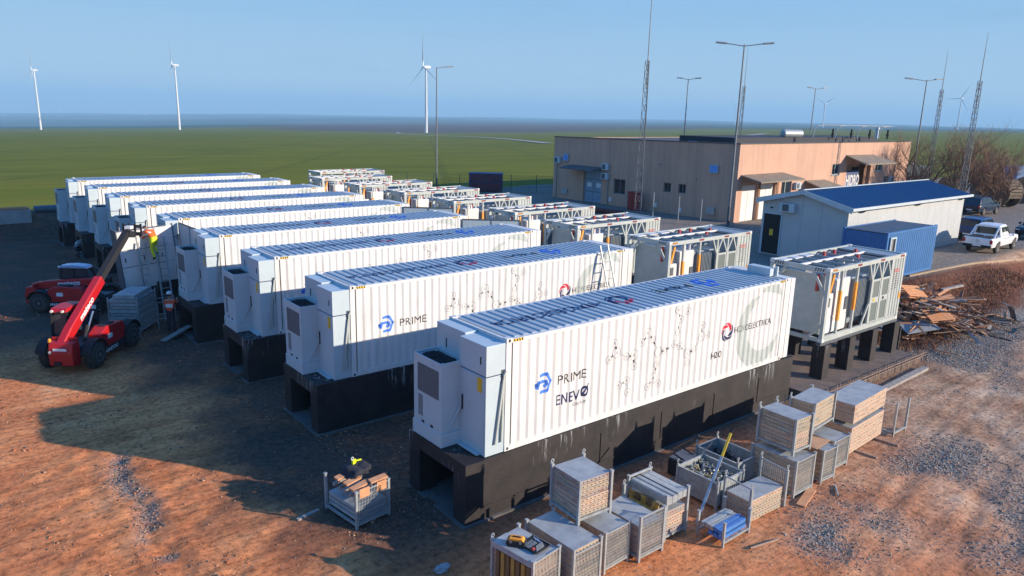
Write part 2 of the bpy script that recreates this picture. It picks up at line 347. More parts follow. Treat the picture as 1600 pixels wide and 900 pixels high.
def ground_mat():
    mt, t, p = new_mat('ground'); v = pos_node(t)
    at = N(t, 'Attribute'); at.attribute_name = 'zone'; sp = N(t, 'SeparateColor'); t.links.new(at.outputs['Color'], sp.inputs[0])
    gr, gv, pl, mu = sp.outputs[0], sp.outputs[1], sp.outputs[2], at.outputs['Alpha']
    n1 = noise(t, v, .55, 12, .65); n2 = noise(t, v, 6, 10, .7); n3 = noise(t, v, .12, 4)
    soil = ramp(t, n1, [(.30,(.42,.14,.055)),(.46,(.66,.225,.085)),(.60,(.76,.295,.115)),(.75,(.76,.40,.21))])
    fine = ramp(t, n2, [(.34,(.28,.28,.28)),(.5,(.95,.95,.95)),(.68,(1.3,1.25,1.2))])
    mx = N(t, 'Mix', data_type='RGBA', blend_type='MULTIPLY'); mx.inputs[0].default_value = .8
    t.links.new(soil, mx.inputs[6]); t.links.new(fine, mx.inputs[7]); soil = mx.outputs[2]
    # paler, stony soil towards +x
    sx = N(t, 'SeparateXYZ'); t.links.new(v, sx.inputs[0])
    mr = N(t, 'MapRange'); mr.inputs[1].default_value = 2; mr.inputs[2].default_value = 14; t.links.new(sx.outputs[0], mr.inputs[0])
    pale = ramp(t, n1, [(.35,(.30,.165,.10)),(.52,(.46,.285,.18)),(.68,(.58,.43,.30))])
    mp = N(t, 'Mix', data_type='RGBA', blend_type='MULTIPLY'); mp.inputs[0].default_value = .8
    t.links.new(pale, mp.inputs[6]); t.links.new(fine, mp.inputs[7])
    soil = mixc(t, mth(t,'MULTIPLY',mr.outputs[0],.97), soil, mp.outputs[2])
    trk = noise(t, pos_node(t, scale=(.12,2.6,1)), 1.0, 6, .65); trk2 = noise(t, pos_node(t, scale=(1.5,.22,1)), 1.0, 5, .6)
    mt_ = N(t, 'Mix', data_type='RGBA', blend_type='MULTIPLY'); mt_.inputs[0].default_value = .75
    t.links.new(soil, mt_.inputs[6]); t.links.new(ramp(t, trk, [(.36,(.68,.66,.64)),(.5,(1,1,1)),(.66,(1.18,1.18,1.2))]), mt_.inputs[7]); soil = mt_.outputs[2]
    mud_shade_c = ramp(t, n2, [(.3,(.028,.022,.018)),(.55,(.065,.052,.043)),(.75,(.11,.09,.075))])  # yard soil, darkened so its colour carries some of the shade
    mud_shade_w = ramp(t, n1, [(.25,(0,0,0)),(.5,(1,1,1))])
    soil = mixc(t, mth(t,'MULTIPLY',mu,mth(t,'ADD',mth(t,'MULTIPLY',mud_shade_w,.35),.6)), soil, mud_shade_c)
    vo = N(t, 'TexVoronoi'); vo.inputs['Scale'].default_value = 16; t.links.new(v, vo.inputs['Vector'])
    grav = ramp(t, vo.outputs['Color'], [(.1,(.085,.08,.075)),(.45,(.19,.18,.16)),(.9,(.34,.32,.28))])
    soil = mixc(t, gv, soil, grav)
    ab = N(t, 'Attribute'); ab.attribute_name = 'bank'; soil = mixc(t, ab.outputs['Fac'], soil, ramp(t, n2, [(.3,(.06,.022,.012)),(.55,(.17,.06,.03)),(.75,(.27,.12,.06))]))
    wh = ramp(t, noise(t, pos_node(t, scale=(.35,.9,1)), .09, 8, .7), [(.3,(.100,.120,.006)),(.5,(.145,.152,.009)),(.72,(.20,.18,.018))])
    rows = noise(t, pos_node(t, scale=(.02,1.,1)), 1.2, 3)
    mw = N(t, 'Mix', data_type='RGBA', blend_type='MULTIPLY'); mw.inputs[0].default_value = .5
    t.links.new(wh, mw.inputs[6]); t.links.new(ramp(t, rows, [(.3,(.6,.6,.6)),(.7,(1.3,1.3,1.3))]), mw.inputs[7]); wh = mw.outputs[2]
    sxy = N(t, 'SeparateXYZ'); t.links.new(v, sxy.inputs[0]); ln_ = mth(t,'ADD', mth(t,'MULTIPLY',sxy.outputs[0],.035), mth(t,'MULTIPLY',sxy.outputs[1],-.022))
    fr = mth(t,'FRACT', ln_); tram = ramp(t, fr, [(0.0,(.62,.62,.62)),(.04,(.62,.62,.62)),(.06,(1,1,1)),(1,(1,1,1))])
    mw2 = N(t, 'Mix', data_type='RGBA', blend_type='MULTIPLY'); mw2.inputs[0].default_value = .4; t.links.new(wh, mw2.inputs[6]); t.links.new(tram, mw2.inputs[7]); wh = mw2.outputs[2]
    far = N(t, 'TexVoronoi'); far.inputs['Scale'].default_value = .0016; far.inputs['Randomness'].default_value = .9
    t.links.new(pos_node(t, scale=(1,.45,0)), far.inputs['Vector'])
    farc = ramp(t, far.outputs['Color'], [(.2,(.012,.045,.03)),(.45,(.03,.06,.035)),(.6,(.07,.065,.045)),(.85,(.02,.055,.02))])
    dist = N(t, 'VectorMath', operation='LENGTH'); t.links.new(v, dist.inputs[0])
    md = N(t, 'MapRange'); md.inputs[1].default_value = 1500; md.inputs[2].default_value = 2200; t.links.new(dist.outputs['Value'], md.inputs[0])
    wh = mixc(t, md.outputs[0], wh, farc)
    wh = mixc(t, pl, wh, (.10,.065,.05))
    c = mixc(t, gr, soil, wh)
    t.links.new(c, p.inputs['Base Color']); p.inputs['Roughness'].default_value = .95; p.inputs['Specular IOR Level'].default_value = .15
    hh = mth(t,'ADD', mth(t,'ADD', noise(t, v, 9, 10, .75), mth(t,'MULTIPLY',trk,1.6)), mth(t,'MULTIPLY', vo.outputs['Distance'], mth(t,'MULTIPLY',gv,-1.)))
    bump(t, p, hh, .75, .035); return mt
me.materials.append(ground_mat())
gnd = bpy.data.objects.new('ground', me); COL.objects.link(gnd); tag(gnd, kind='structure')

# far track across the wheat
tr = MB(); P0 = Vector((200, 225)); P1 = Vector((560, 980)); n = 60; prev = None
for k in range(n+1):
    c = P0.lerp(P1, k/n); c.x += 14*math.sin(k*.11); dn = (P1-P0).normalized(); s = Vector((dn.y, -dn.x))*2.6
    a, b = c+s, c-s; cur = [(a.x,a.y,tz(a.x,a.y)+.25),(b.x,b.y,tz(b.x,b.y)+.25)]
    if prev: tr.add([prev[0],prev[1],cur[1],cur[0]], [(0,1,2,3)])
    prev = cur
tag(tr.build('track', pm('pale track dust', (.42,.36,.28))), kind='structure')
tr = MB(); prev = None
for k in range(30):
    c = Vector((420+9*k, 290+4.8*k)); a = (c.x+2,c.y-4,tz(c.x+2,c.y-4)+.4); b = (c.x-2,c.y+4,tz(c.x-2,c.y+4)+.4)
    if prev: tr.add([prev[0],prev[1],b,a], [(0,1,2,3)])
    prev = (a,b)
tag(tr.build('track', pm('pale track dust', (.42,.36,.28))), kind='structure')

# loose stones and clods: real geometry scattered by the same masks the soil uses
def scatter(name, label, x0, x1, y0, y1, ncand, maskf, smin, smax, mats, seed, kind='stuff'):
    g = np.random.default_rng(seed); x = g.uniform(x0,x1,ncand); y = g.uniform(y0,y1,ncand)
    k = g.uniform(0,1,ncand) < maskf(x,y); x, y = x[k], y[k]; n = len(x)
    z = terrain(x, y); s = smin+(smax-smin)*g.random(n)**3
    base = np.array([(1,0,0),(-1,0,0),(0,1,0),(0,-1,0),(0,0,1),(0,0,-1)], float)
    fc = np.array([(0,2,4),(2,1,4),(1,3,4),(3,0,4),(2,0,5),(1,2,5),(3,1,5),(0,3,5)])
    v = base[None]*g.uniform(.6,1.2,(n,6,1)); v = v*s[:,None,None]*np.array([1,1,.6])
    th = g.uniform(0,2*PI,n); c, sn = np.cos(th), np.sin(th)
    vx = v[...,0]*c[:,None]-v[...,1]*sn[:,None]; vy = v[...,0]*sn[:,None]+v[...,1]*c[:,None]
    tl = g.uniform(-.5,.5,n); vz = v[...,2]+vx*tl[:,None]
    P = np.stack([vx+x[:,None], vy+y[:,None], vz+z[:,None]+s[:,None]*.15], -1).reshape(-1,3)
    F = (fc[None]+6*np.arange(n)[:,None,None]).reshape(-1,3); nf = len(F)
    me = bpy.data.meshes.new(name); me.vertices.add(len(P)); me.vertices.foreach_set('co', P.ravel())
    me.loops.add(nf*3); me.loops.foreach_set('vertex_index', F.ravel().astype(np.int32)); me.polygons.add(nf)
    me.polygons.foreach_set('loop_start', np.arange(0,nf*3,3,dtype=np.int32)); me.polygons.foreach_set('loop_total', np.full(nf,3,np.int32))
    for mt in mats: me.materials.append(mt)
    me.polygons.foreach_set('material_index', np.repeat(g.integers(0,len(mats),n),8).astype(np.int32)); me.update()
    o = bpy.data.objects.new(name, me); COL.objects.link(o); return tag(o, label, None, None, kind)
ST = [pm('stone grey', (.20,.20,.185), (.13,.13,.12), 5, .9), pm('stone pale', (.36,.34,.30), None, 5, .9), pm('stone dark', (.085,.085,.08), None, 5, .9)]
CL = [pm('clod red', (.48,.15,.055), (.34,.10,.035), 5, .95), pm('clod brown', (.48,.26,.15), None, 5, .95)]
scatter('gravel', 'loose grey gravel scattered in patches on the red soil', 3, 32, -10, 2, 210000, gravel_mask, .012, .044, ST+[CL[1]], 1)
scatter('gravel', 'strip of grey gravel on the sunlit red soil at the left', -9, -5, 1, 10, 20000, gravel_mask, .012, .045, [ST[2], ST[2], ST[0], CL[1]], 2)
def clodm(x, y): return .06+.94*sstep(.50,.66,fbm(x*1.1,y*1.1,4,90))
scatter('clods', 'clods of red soil lying on the churned ground', -11, 2, -2, 19, 30000, clodm, .005, .030, CL+[ST[0]], 3)
scatter('clods', 'clods and pebbles on the pale soil beside the crates', 0, 26, -10, 1, 50000, clodm, .006, .030, CL+[ST[1]], 4)
scatter('clods', 'dark clods in the trampled work yard', -10, 14, 1, 30, 22000, clodm, .01, .06, CL+[ST[2]], 5)
# ---------------------------------------------------------------- battery containers
L, W, H = 12.192, 2.438, 2.896
PX0, PITCH, DEPTH = .20, .2787, .029
def side_prof(x0=PX0, x1=L-.2, pitch=PITCH, depth=DEPTH):
    n = int((x1-x0)/pitch); o = []; x = x0
    for i in range(n):
        o += [(x, 0), (x+pitch*.27, 0), (x+pitch*.51, depth), (x+pitch*.76, depth)]; x += pitch
    o.append((x, 0)); o.append((x1, 0)); return o
SP = side_prof()
def corr_panel(prof, z0, z1, y, sgn=1):   # corrugated sheet standing along x, outer face at y
    m = MB(); vs = [(x, y+sgn*dd, z) for z in (z0, z1) for x, dd in prof]; n = len(prof)
    m.add(vs, [(i, i+1, n+i+1, n+i) for i in range(n-1)])
    m.box(prof[0][0], prof[-1][0], min(y+sgn*.05,y+sgn*.06), max(y+sgn*.05,y+sgn*.06), z0, z1); return m
RP = []                                    # roof ridge profile (x, height above sheet)
xx = .30
while xx < L-.4: RP += [(xx,.0),(xx+.035,.030),(xx+.16,.030),(xx+.195,.0)]; xx += .2787
def corr_cut(me_in, prof, f, place):
    bm = bmesh.new(); bm.from_mesh(me_in)
    xs = [v.co.x for v in bm.verts]; x0, x1 = min(xs), max(xs)
    for px, _ in prof:
        if x0 < px < x1:
            bmesh.ops.bisect_plane(bm, geom=bm.verts[:]+bm.edges[:]+bm.faces[:], plane_co=(px,0,0), plane_no=(1,0,0))
    px = [a for a,_ in prof]; pd = [b for _,b in prof]
    for v in bm.verts: v.co = place(v.co.x, v.co.y, float(np.interp(v.co.x, px, pd)))
    me = bpy.data.meshes.new('decal'); bm.to_mesh(me); bm.free(); return me
def text_mesh(s, size, bold=0, sx=1.0, flip=False, space=1.0, shear=0):
    cu = bpy.data.curves.new('t', 'FONT'); cu.body = s; cu.size = size; cu.offset = bold; cu.space_character = space; cu.shear = shear; cu.resolution_u = 3
    o = bpy.data.objects.new('t', cu); COL.objects.link(o); dg = bpy.context.evaluated_depsgraph_get()
    me = bpy.data.meshes.new_from_object(o.evaluated_get(dg)); bpy.data.objects.remove(o); 
    for v in me.vertices: v.co.x *= sx
    if flip:
        for v in me.vertices: v.co.x *= -1; v.co.y *= -1
    return me
def polys_mesh(polys):
    me = bpy.data.meshes.new('p'); vs = []; fs = []
    for p in polys: fs.append(tuple(range(len(vs), len(vs)+len(p)))); vs += [(a,b,0) for a,b in p]
    me.from_pydata(vs, [], fs); return me
def stroke(pts, w, closed=False):
    out = []; n = len(pts); rng_ = range(n if closed else n-1)
    for i in rng_:
        a, b = Vector(pts[i]), Vector(pts[(i+1)%n]); dd = (b-a).normalized(); nn = Vector((-dd.y, dd.x))*w/2; e = dd*w*.25
        out.append([tuple(a-e+nn), tuple(a-e-nn), tuple(b+e-nn), tuple(b+e+nn)])
    return out
def circle(cx, cy, r_, w, n=18, a0=0, a1=360, taper=False):
    out = []
    for i in range(n):
        t0, t1 = R(a0+(a1-a0)*i/n), R(a0+(a1-a0)*(i+1)/n)
        w0 = w*math.sin(PI*i/n)**.7 if taper else w; w1 = w*math.sin(PI*(i+1)/n)**.7 if taper else w
        w0 = max(w0, w*.05); w1 = max(w1, w*.05)
        out.append([(cx+math.cos(t0)*(r_-w0/2), cy+math.sin(t0)*(r_-w0/2)), (cx+math.cos(t0)*(r_+w0/2), cy+math.sin(t0)*(r_+w0/2)),
                    (cx+math.cos(t1)*(r_+w1/2), cy+math.sin(t1)*(r_+w1/2)), (cx+math.cos(t1)*(r_-w1/2), cy+math.sin(t1)*(r_-w1/2))])
    return out
def hexlogo(cx, cy, s):      # open hexagon arrow of the blue logo, built of broad strokes
    P = [(cx-.55*s, cy+.72*s), (cx+.15*s, cy+.78*s), (cx+.62*s, cy+.05*s), (cx+.25*s, cy-.72*s), (cx-.50*s, cy-.78*s)]
    return stroke(P, .30*s)+stroke([(cx-.95*s, cy-.12*s), (cx-.72*s, cy+.16*s), (cx+.1*s, cy+.12*s), (cx+.2*s,cy-.12*s), (cx-.08*s, cy-.3*s)], .30*s)+[[(cx-1.1*s,cy+.1*s),(cx-1.05*s,cy-.35*s),(cx-.72*s,cy-.45*s),(cx-.6*s,cy+.05*s)]]
def swirl(cx, cy, s, which):
    arcs = {'red': [5, 77], 'navy': [149, 221, 293]}[which]; out = []
    for a0 in arcs:      # spiral blades, thick at the middle and pointed at both ends
        n = 9; pr = None
        for i in range(n+1):
            f = i/n; a = R(a0+112*f); rr = s*(.52+.46*f); w_ = s*.34*max(.05, math.sin(PI*min(1,f*.9+.08)))
            cur = ((cx+math.cos(a)*(rr-w_/2), cy+math.sin(a)*(rr-w_/2)), (cx+math.cos(a)*(rr+w_/2), cy+math.sin(a)*(rr+w_/2)))
            if pr: out.append([pr[0], pr[1], cur[1], cur[0]])
            pr = cur
    return out
def put_side(me): return corr_cut(me, SP, None, lambda x, z, dd: (x, dd-.005, z))
def shift(me, dx, dy):
    for v in me.vertices: v.co.x += dx; v.co.y += dy
    return me
def put_roof(me): return corr_cut(me, RP, None, lambda x, y, dd: (x, y, H-.03+dd+.006))
def decal(name, me, mat_, parent, place):
    me2 = place(me); me2.materials.clear(); me2.materials.append(mat_); return link(name, me2, parent)
MOL = [(3.77,2.11),(3.87,1.83),(3.57,1.68),(4.27,1.63),(4.58,1.62),(4.61,1.29),(4.34,0.92),(4.02,0.84),(4.40,0.56),(4.88,1.93),(5.12,2.16),(5.35,1.94),(5.61,1.52),(5.89,1.51),(5.57,1.15),(5.48,0.75),(5.25,0.53),(5.71,0.53),(6.33,1.62),(6.59,1.51),(6.44,1.97),(6.55,2.35),(6.38,2.66),(6.86,2.55),(6.97,1.22),(7.28,1.28),(7.01,0.91),(7.60,1.63),(7.63,1.99),(7.91,1.63)]
BIGM = {1,4,10,12,24,27,15}; BONDS = [(0,1),(1,2),(1,3),(3,4),(4,5),(9,10),(10,11),(11,12),(12,13),(12,14),(14,15),(15,16),(15,17),(6,7),(6,8),(13,18),(18,19),(18,20),(20,21),(21,22),(21,23),(19,24),(24,25),(24,26),(25,27),(27,28),(27,29)]
def side_marks(t, enevo=False):
    decal('hexagon_logo', polys_mesh(hexlogo(1.28,1.52,.30)), BLUEL, t, put_side)
    decal('lettering', shift(text_mesh('PRIME', .36, .0, 1.04, space=1.06), 1.70, 1.36), PRINT, t, put_side)
    par = list(range(len(MOL)))
    for i, j in BONDS:
        ri, rj = par[i], par[j]; par = [ri if q == rj else q for q in par]
    PO = {q: [] for q in par}; DO = {q: [] for q in par}
    for i, (a, b) in enumerate(MOL): PO[par[i]] += circle(a, b, .155 if i in BIGM else .110, .010, 16)+stroke([(a-.03,b-.04),(a,b+.04),(a+.03,b-.04)], .010)
    for i, j in BONDS:
        a, b = Vector(MOL[i]), Vector(MOL[j]); dd = (b-a).normalized(); p, q = a+dd*(.155 if i in BIGM else .11), b-dd*(.155 if j in BIGM else .11)
        PO[par[i]] += stroke([tuple(p), tuple(q)], .009)
        if (i+j) % 2: DO[par[i]].append(stroke([tuple(p), tuple(p+dd*.06)], .045))
    for q in PO:
        mo = decal('molecule_drawing', polys_mesh(PO[q]), GPRINT, t, put_side)
        for st_ in DO[q]: decal('molecule_bond', polys_mesh(st_), PRINT, mo, put_side)
    decal('ring_emblem', polys_mesh(circle(10.85,1.42,1.10,.62,24,105,338,True)), PALE, t, put_side); decal('ring_emblem', polys_mesh(circle(11.15,1.80,.92,.36,10,38,118,True)), PALE, t, put_side)
    decal('swirl_logo', polys_mesh(swirl(8.92,1.56,.31,'navy')), NAVY, t, put_side); decal('swirl_logo', polys_mesh(swirl(8.92,1.56,.31,'red')), REDL, t, put_side)
    decal('lettering', shift(text_mesh('HIDROELECTRICA', .30, 0, .84), 9.30, 1.44), PRINT, t, put_side)
def roof_marks(t):
    decal('lettering', shift(text_mesh('HIDROELECTRICA', .56, .006, .86, flip=True), 4.45, 1.38), NAVY, t, put_roof)
    def fl(polys, cx, cy): return [[(2*cx-a, 2*cy-b) for a,b in p] for p in polys]
    decal('swirl_logo', polys_mesh(fl(swirl(5.12,1.18,.44,'navy'),5.12,1.18)), NAVY, t, put_roof); decal('swirl_logo', polys_mesh(fl(swirl(5.12,1.18,.44,'red'),5.12,1.18)), REDL, t, put_roof)
    decal('lettering', shift(text_mesh('PRIME', .52, .006, 1.15, flip=True, space=1.1), 8.45, 1.42), PRINT, t, put_roof)
    decal('hexagon_logo', polys_mesh(fl(hexlogo(9.12,1.2,.52),9.12,1.2)), BLUEL, t, put_roof)
CAST = MB().box(-.089,.089,-.081,.081,-.059,.059).mesh('corner_casting', WHITE)
HOLE = MB(); HOLE.box(-.03,.03,-.084,-.08,-.035,.035); HOLE = HOLE.mesh('hole', BLACK)
def cube_corner(t, lx, ly, hz, mat_=None):
    for x, y, z in [(a,b,c) for a in (.089,lx-.089) for b in (.081,ly-.081) for c in (.059,hz-.059)]:
        yy = y-.006 if y < 1 else y+.006; zz = z+.006 if z > 1 else z
        o = link('corner_casting', CAST, t, (x, yy, zz)); 
        if y < 1: link('fitting_hole', HOLE, o)
def hazard(t, x0, x1, y, z0, z1, base=YEL, n=4, axis='x', d_=1):
    m = MB(); w_ = (x1-x0)
    P = (lambda a,b,o: (a, y-o*d_, b)) if axis == 'x' else (lambda a,b,o: (y-o*d_, a, b))
    m.add([P(x0,z0,.003),P(x1,z0,.003),P(x1,z1,.003),P(x0,z1,.003)], [(0,1,2,3)], 0)
    for i in range(n):
        a = x0+w_*(i+.2)/n; s = w_/n*.42; h_ = (z1-z0)*.6*(1 if axis=='x' else -1)
        m.add([P(a+abs(h_)*.5,z0,.006),P(a+s+abs(h_)*.5,z0,.006),P(a+s,z1,.006),P(a,z1,.006)], [(0,1,2,3)], 1)
    return m.build('hazard_tape', [base, BLACK], t)
def make_container():
    t = thing('battery_container', 'white forty-foot container', 'container')
    corr_panel(SP, .16, H-.11, 0).build('side_panel', WHITE, t)
    corr_panel(SP, .16, H-.11, W, -1).build('side_panel', WHITE, t)
    for y0, y1 in ((-.002,.10),(W-.10,W+.002)):
        MB().box(.178, L-.178, y0, y1, 0, .16).build('bottom_rail', WHITE, t)
        MB().box(.178, L-.178, y0, y1, H-.11, H-.025).build('top_rail', WHITE, t)
    for x0 in (0, L-.16):
        for y0 in (0, W-.14): MB().box(x0, x0+.16, y0, y0+.14, .118, H-.118).build('corner_post', WHITE, t)
    for x0, x1 in ((.02,.07),(L-.07,L-.02)):
        MB().box(x0, x1, .14, W-.14, .118, H-.118).build('end_wall', WHITE, t)
        MB().box(x0-.015, x1+.015, .14, W-.14, H-.14, H-.012).build('end_header', WHITE, t)
    m = MB(); m.box(.17, L-.17, .08, W-.08, H-.06, H-.03)
    for i in range(0, len(RP), 4):
        a, b, c, e = RP[i][0], RP[i+1][0], RP[i+2][0], RP[i+3][0]; z0, z1 = H-.03, H; ya, yb, yc, yd = .075, .13, W-.13, W-.075
        m.add([(a,ya,z0),(e,ya,z0),(e,yd,z0),(a,yd,z0),(b,yb,z1),(c,yb,z1),(c,yc,z1),(b,yc,z1)], [(4,5,6,7),(0,1,5,4),(1,2,6,5),(2,3,7,6),(3,0,4,7)])
    m.build('roof_panel', ROOFP, t)
    cube_corner(t, L, W, H)
    hazard(t, .20, .52, -.002, H-.10, H-.03); hazard(t, L-.52, L-.20, -.002, H-.10, H-.03)
    hazard(t, .20, .55, .02, H-.13, H-.03, GREYP, 4, 'y'); hazard(t, W-.55, W-.20, .02, H-.13, H-.03, GREYP, 4, 'y')
    # service cabinets and cooling unit on the near end
    c = MB().box(-.58,0,.02,1.12,.0,2.02).box(-.58,0,.02,1.12,2.05,2.80).box(-.56,-.02,.04,1.10,2.02,2.05,1).build('cabinet', [WHITE2, NAVY], t, bevel=.006)
    MB().box(-.592,-.58,.06,1.08,.22,2.0).build('cabinet_door', WHITE2, c)
    MB().box(-.60,-.592,.16,.34,1.62,1.98).build('warning_label', YEL, c)
    MB().box(-.62,-.59,.93,.96,.95,1.35).build('handle', BLACK, c); MB().box(-.595,-.58,.22,.25,2.32,2.5).build('handle', BLACK, c)
    MB().bar((-.30,-.02,.28),(-.085,-.02,1.90),.055,.05).build('conduit', GREYP, c); MB().bar((-.11,-.02,.30),(-.07,-.02,2.02),.045,.05).bar((-.09,-.015,2.0),(-.02,-.015,2.12),.09,.04).build('conduit', GREYP, c)
    MB().box(-.13,-.02,.012,.019,1.2,2.15).build('cable_slot', DGREY, c)
    c = MB().box(-.40,0,1.14,W-.03,1.85,2.84).box(-.30,0,1.14,W-.05,.02,1.82).build('cabinet', WHITE2, t, bevel=.006)
    MB().box(-.415,-.40,1.95,1.98,2.25,2.5).build('handle', BLACK, c)
    c = MB().box(-1.17,-.30,1.04,2.38,.0,.36).box(-.70,-.58,.2,1.04,.0,.05).build('cooling_unit_plinth', WHITE2, t, bevel=.01)
    c = MB()
    x0,x1,y0,y1,z0,z1 = -1.15,-.42,1.08,2.34,.36,2.18
    c.box(x0,x1,y0,y1,z0,z1-.12)
    for a in ((x0,x0+.03,y0,y1),(x1-.03,x1,y0,y1),(x0+.03,x1-.03,y0,y0+.03),(x0+.03,x1-.03,y1-.03,y1)): c.box(*a, z1-.12, z1)
    c = c.build('cooling_unit', WHITE2, t, bevel=.008)
    m = MB().box(x0+.04,x1-.04,y0+.04,y1-.04,z1-.118,z1-.10)
    for yy in (y0+.36, y1-.36):
        for rr in (.27,.20,.13,.06): m.ring((x0+.37,yy,z1-.06),(1,0,0),(0,1,0),rr,rr-.015,14,0,.01)
        for k in range(5): a = R(72*k); m.bar((x0+.37,yy,z1-.08),(x0+.37+.24*math.cos(a),yy+.24*math.sin(a),z1-.075),.09,.008)
    m.build('fan', BLACK, c)
    m = MB()
    for q in ((x0+.12,y0+.12),(x1-.14,y0+.14),(x0+.14,y1-.14),(x1-.14,y1-.14)): m.tube((*q,z1-.09),(*q,z1-.03),.035,n=8)
    m.build('bolt_cap', GREYP, c)
    m = MB().box(x0-.008,x0,y0+.10,y1-.20,1.22,1.96)
    for k in range(16): m.box(x0-.014,x0-.008,y0+.12,y1-.22,1.25+k*.044,1.265+k*.044,1)
    m.build('intake_grille', [DGREY, pm('grille slat', (.17,.18,.19), None, 3, .5)], c)
    m = MB().box(x0-.006,x0,y1-.42,y1-.22,.56,1.12)
    for k in range(10): m.box(x0-.012,x0-.006,y1-.41,y1-.23,.58+k*.054,.595+k*.054,1)
    m.build('louvre', [DGREY, GREYP], c)
    MB().box(x0-.01,x0,y0+.35,y0+.47,.40,.46).box(x0-.01,x0,y1-.5,y1-.38,.40,.46).box(x0-.01,x0,y0+.4,y0+.44,.12,.2).build('latch', BLACK, c)
    MB().bar((-.95,y0-.01,.42),(-.60,y0-.06,1.05),.05,.04).box(-.62,-.58,y0-.08,y0-.02,1.05,1.5).build('bracket', WHITE2, c)
    # far-end junction cabinet
    MB().box(L+.01,L+.20,.03,W-.03,.02,H-.02).box(L+.21,L+.46,.02,W-.02,.02,H-.04).build('end_cabinet', WHITE, t, bevel=.006)
    side_marks(t); roof_marks(t)
    return t
CY = [0, 6.85, 12.42, 18.05, 23.76, 29.13, 34.39, 39.91, 45.10]; CX = [0, -.65, -.82, -.98, -1.07, -1.24, -1.43, -1.61, -1.94]
CLAB = ['nearest white battery container, the one with dark ENEVO lettering and H2O on its side',
 'white battery container second from the front, a ladder leaning on its far end',
 'white battery container third from the front, just behind the one with the ladder',
 'white battery container fourth from the front, just right of the hoisted three-door housing',
 'white battery container fifth from the front, standing right behind the man in the orange jacket',
 'white battery container sixth from the front, its cooling unit half hidden behind the orange-jacketed worker',
 'seventh white battery container from the front, third from the wheat field',
 'eighth white battery container from the front, second from the wheat field',
 'farthest white battery container of the row, next to the green wheat field']
proto = make_container(); proto['label'] = CLAB[0]; proto.location = (0,0,1.62)
for i in range(1, 9):
    copy_thing(proto, (CX[i], CY[i], 1.62), label=CLAB[i], group='white battery containers in a row', skip=() if i != 4 else ('cooling_unit','cooling_unit_plinth'))
proto['group'] = 'white battery containers in a row'
decal('lettering', shift(text_mesh('ENEV', .40, .004, .88), 1.66, .80), NAVY, proto, put_side)
decal('lettering', polys_mesh(circle(2.70,.98,.115,.075,14)+stroke([(2.60,.86),(2.84,1.16)],.05)), NAVY, proto, put_side)
decal('lettering', shift(text_mesh('GROUP', .13, 0, 1.1), 2.28, .64), GPRINT, proto, put_side)
decal('lettering', shift(text_mesh('H2O', .30, .004, .92), 8.18, .78), PRINT, proto, put_side)
# small junction box on the far roof edge of the nearest container
MB().box(L-.30,L+.04,.55,1.45,H+.0,H+.26).box(L-.02,L+.05,.45,.55,H,H+.32).build('roof_junction_box', WHITE2, proto)
# ---- foundations
def foundation(i):
    x, y = CX[i], CY[i]; lab = ['black-coated concrete plinth with white drips under the nearest container','black concrete plinth under the second container from the front','black concrete plinth under the third container from the front','black concrete plinth under the fourth container, behind the worker in the red vest','black concrete plinth beneath the hoisted three-door housing','black concrete plinth under the sixth container from the front','black concrete plinth under the seventh container from the front','black concrete plinth under the eighth container, near the wheat','black concrete plinth under the farthest container of the row'][i]
    t = thing('plinth', lab, 'foundation', (x, y, 0), 0, 'black plinths under the containers')
    x0, x1, y0, y1 = -1.20, L+.75, -.05, W+.06; zt = 1.605
    MB().box(x0+.5,x1,y0,y0+.32,0,zt-.36).box(x0+.5,x1,y1-.32,y1,0,zt-.36).box(x1-.35,x1-.001,y0+.32,y1-.32,0,zt-.36).build('wall', BITU, t)
    MB().box(x0,x1,y0-.012,y1+.012,zt-.36,zt).build('deck', BITU, t)
    m = MB()
    for xx in (3.35, 5.9, 8.45, 10.9): m.box(xx,xx+.03,y0-.022,y0-.0,.35,zt-.37)
    m.box(x0+.55,x1-.1,y0-.02,y0,.34,.385); m.build('form_joint', BITU, t)
    for yy in (y0, y1-.5): MB().box(x0,x0+.5,yy,yy+.5,0,zt-.36).build('leg', BITU, t)
    MB().box(x0-.08,x1+.08,y0-.08,y1+.08,-.25,.03).build('footing', pm('muddy concrete', (.13,.12,.115), (.08,.072,.068), 2.5, .9, bmp=.4), t)
    return t
for i in range(9): foundation(i)
# open end doors standing out from the far ends of the fourth and fifth containers
for k, (xa, ya, xb, yb, lab) in enumerate([(11.25,18.0,13.6,16.15,'white sheet door with a dark edge swung out from the far end of the fourth container'),(11.1,23.7,13.3,21.8,'white sheet door with a dark edge swung out from the far end of the fifth container')]):
    ln = math.hypot(xb-xa, yb-ya); t = thing('swung_door', lab, 'door', (xa, ya, 1.62), math.atan2(yb-ya, xb-xa), 'doors swung out from container ends')
    MB().box(0,ln,-.02,.02,.05,2.68).build('door_sheet', WHITE2, t); m = MB().box(-.01,ln+.01,-.035,.035,2.68,2.74)
    for q in (.0,ln*.5,ln-.03): m.box(q,q+.04,-.035,-.02,.05,2.68)
    m.build('door_frame', DGREY, t)
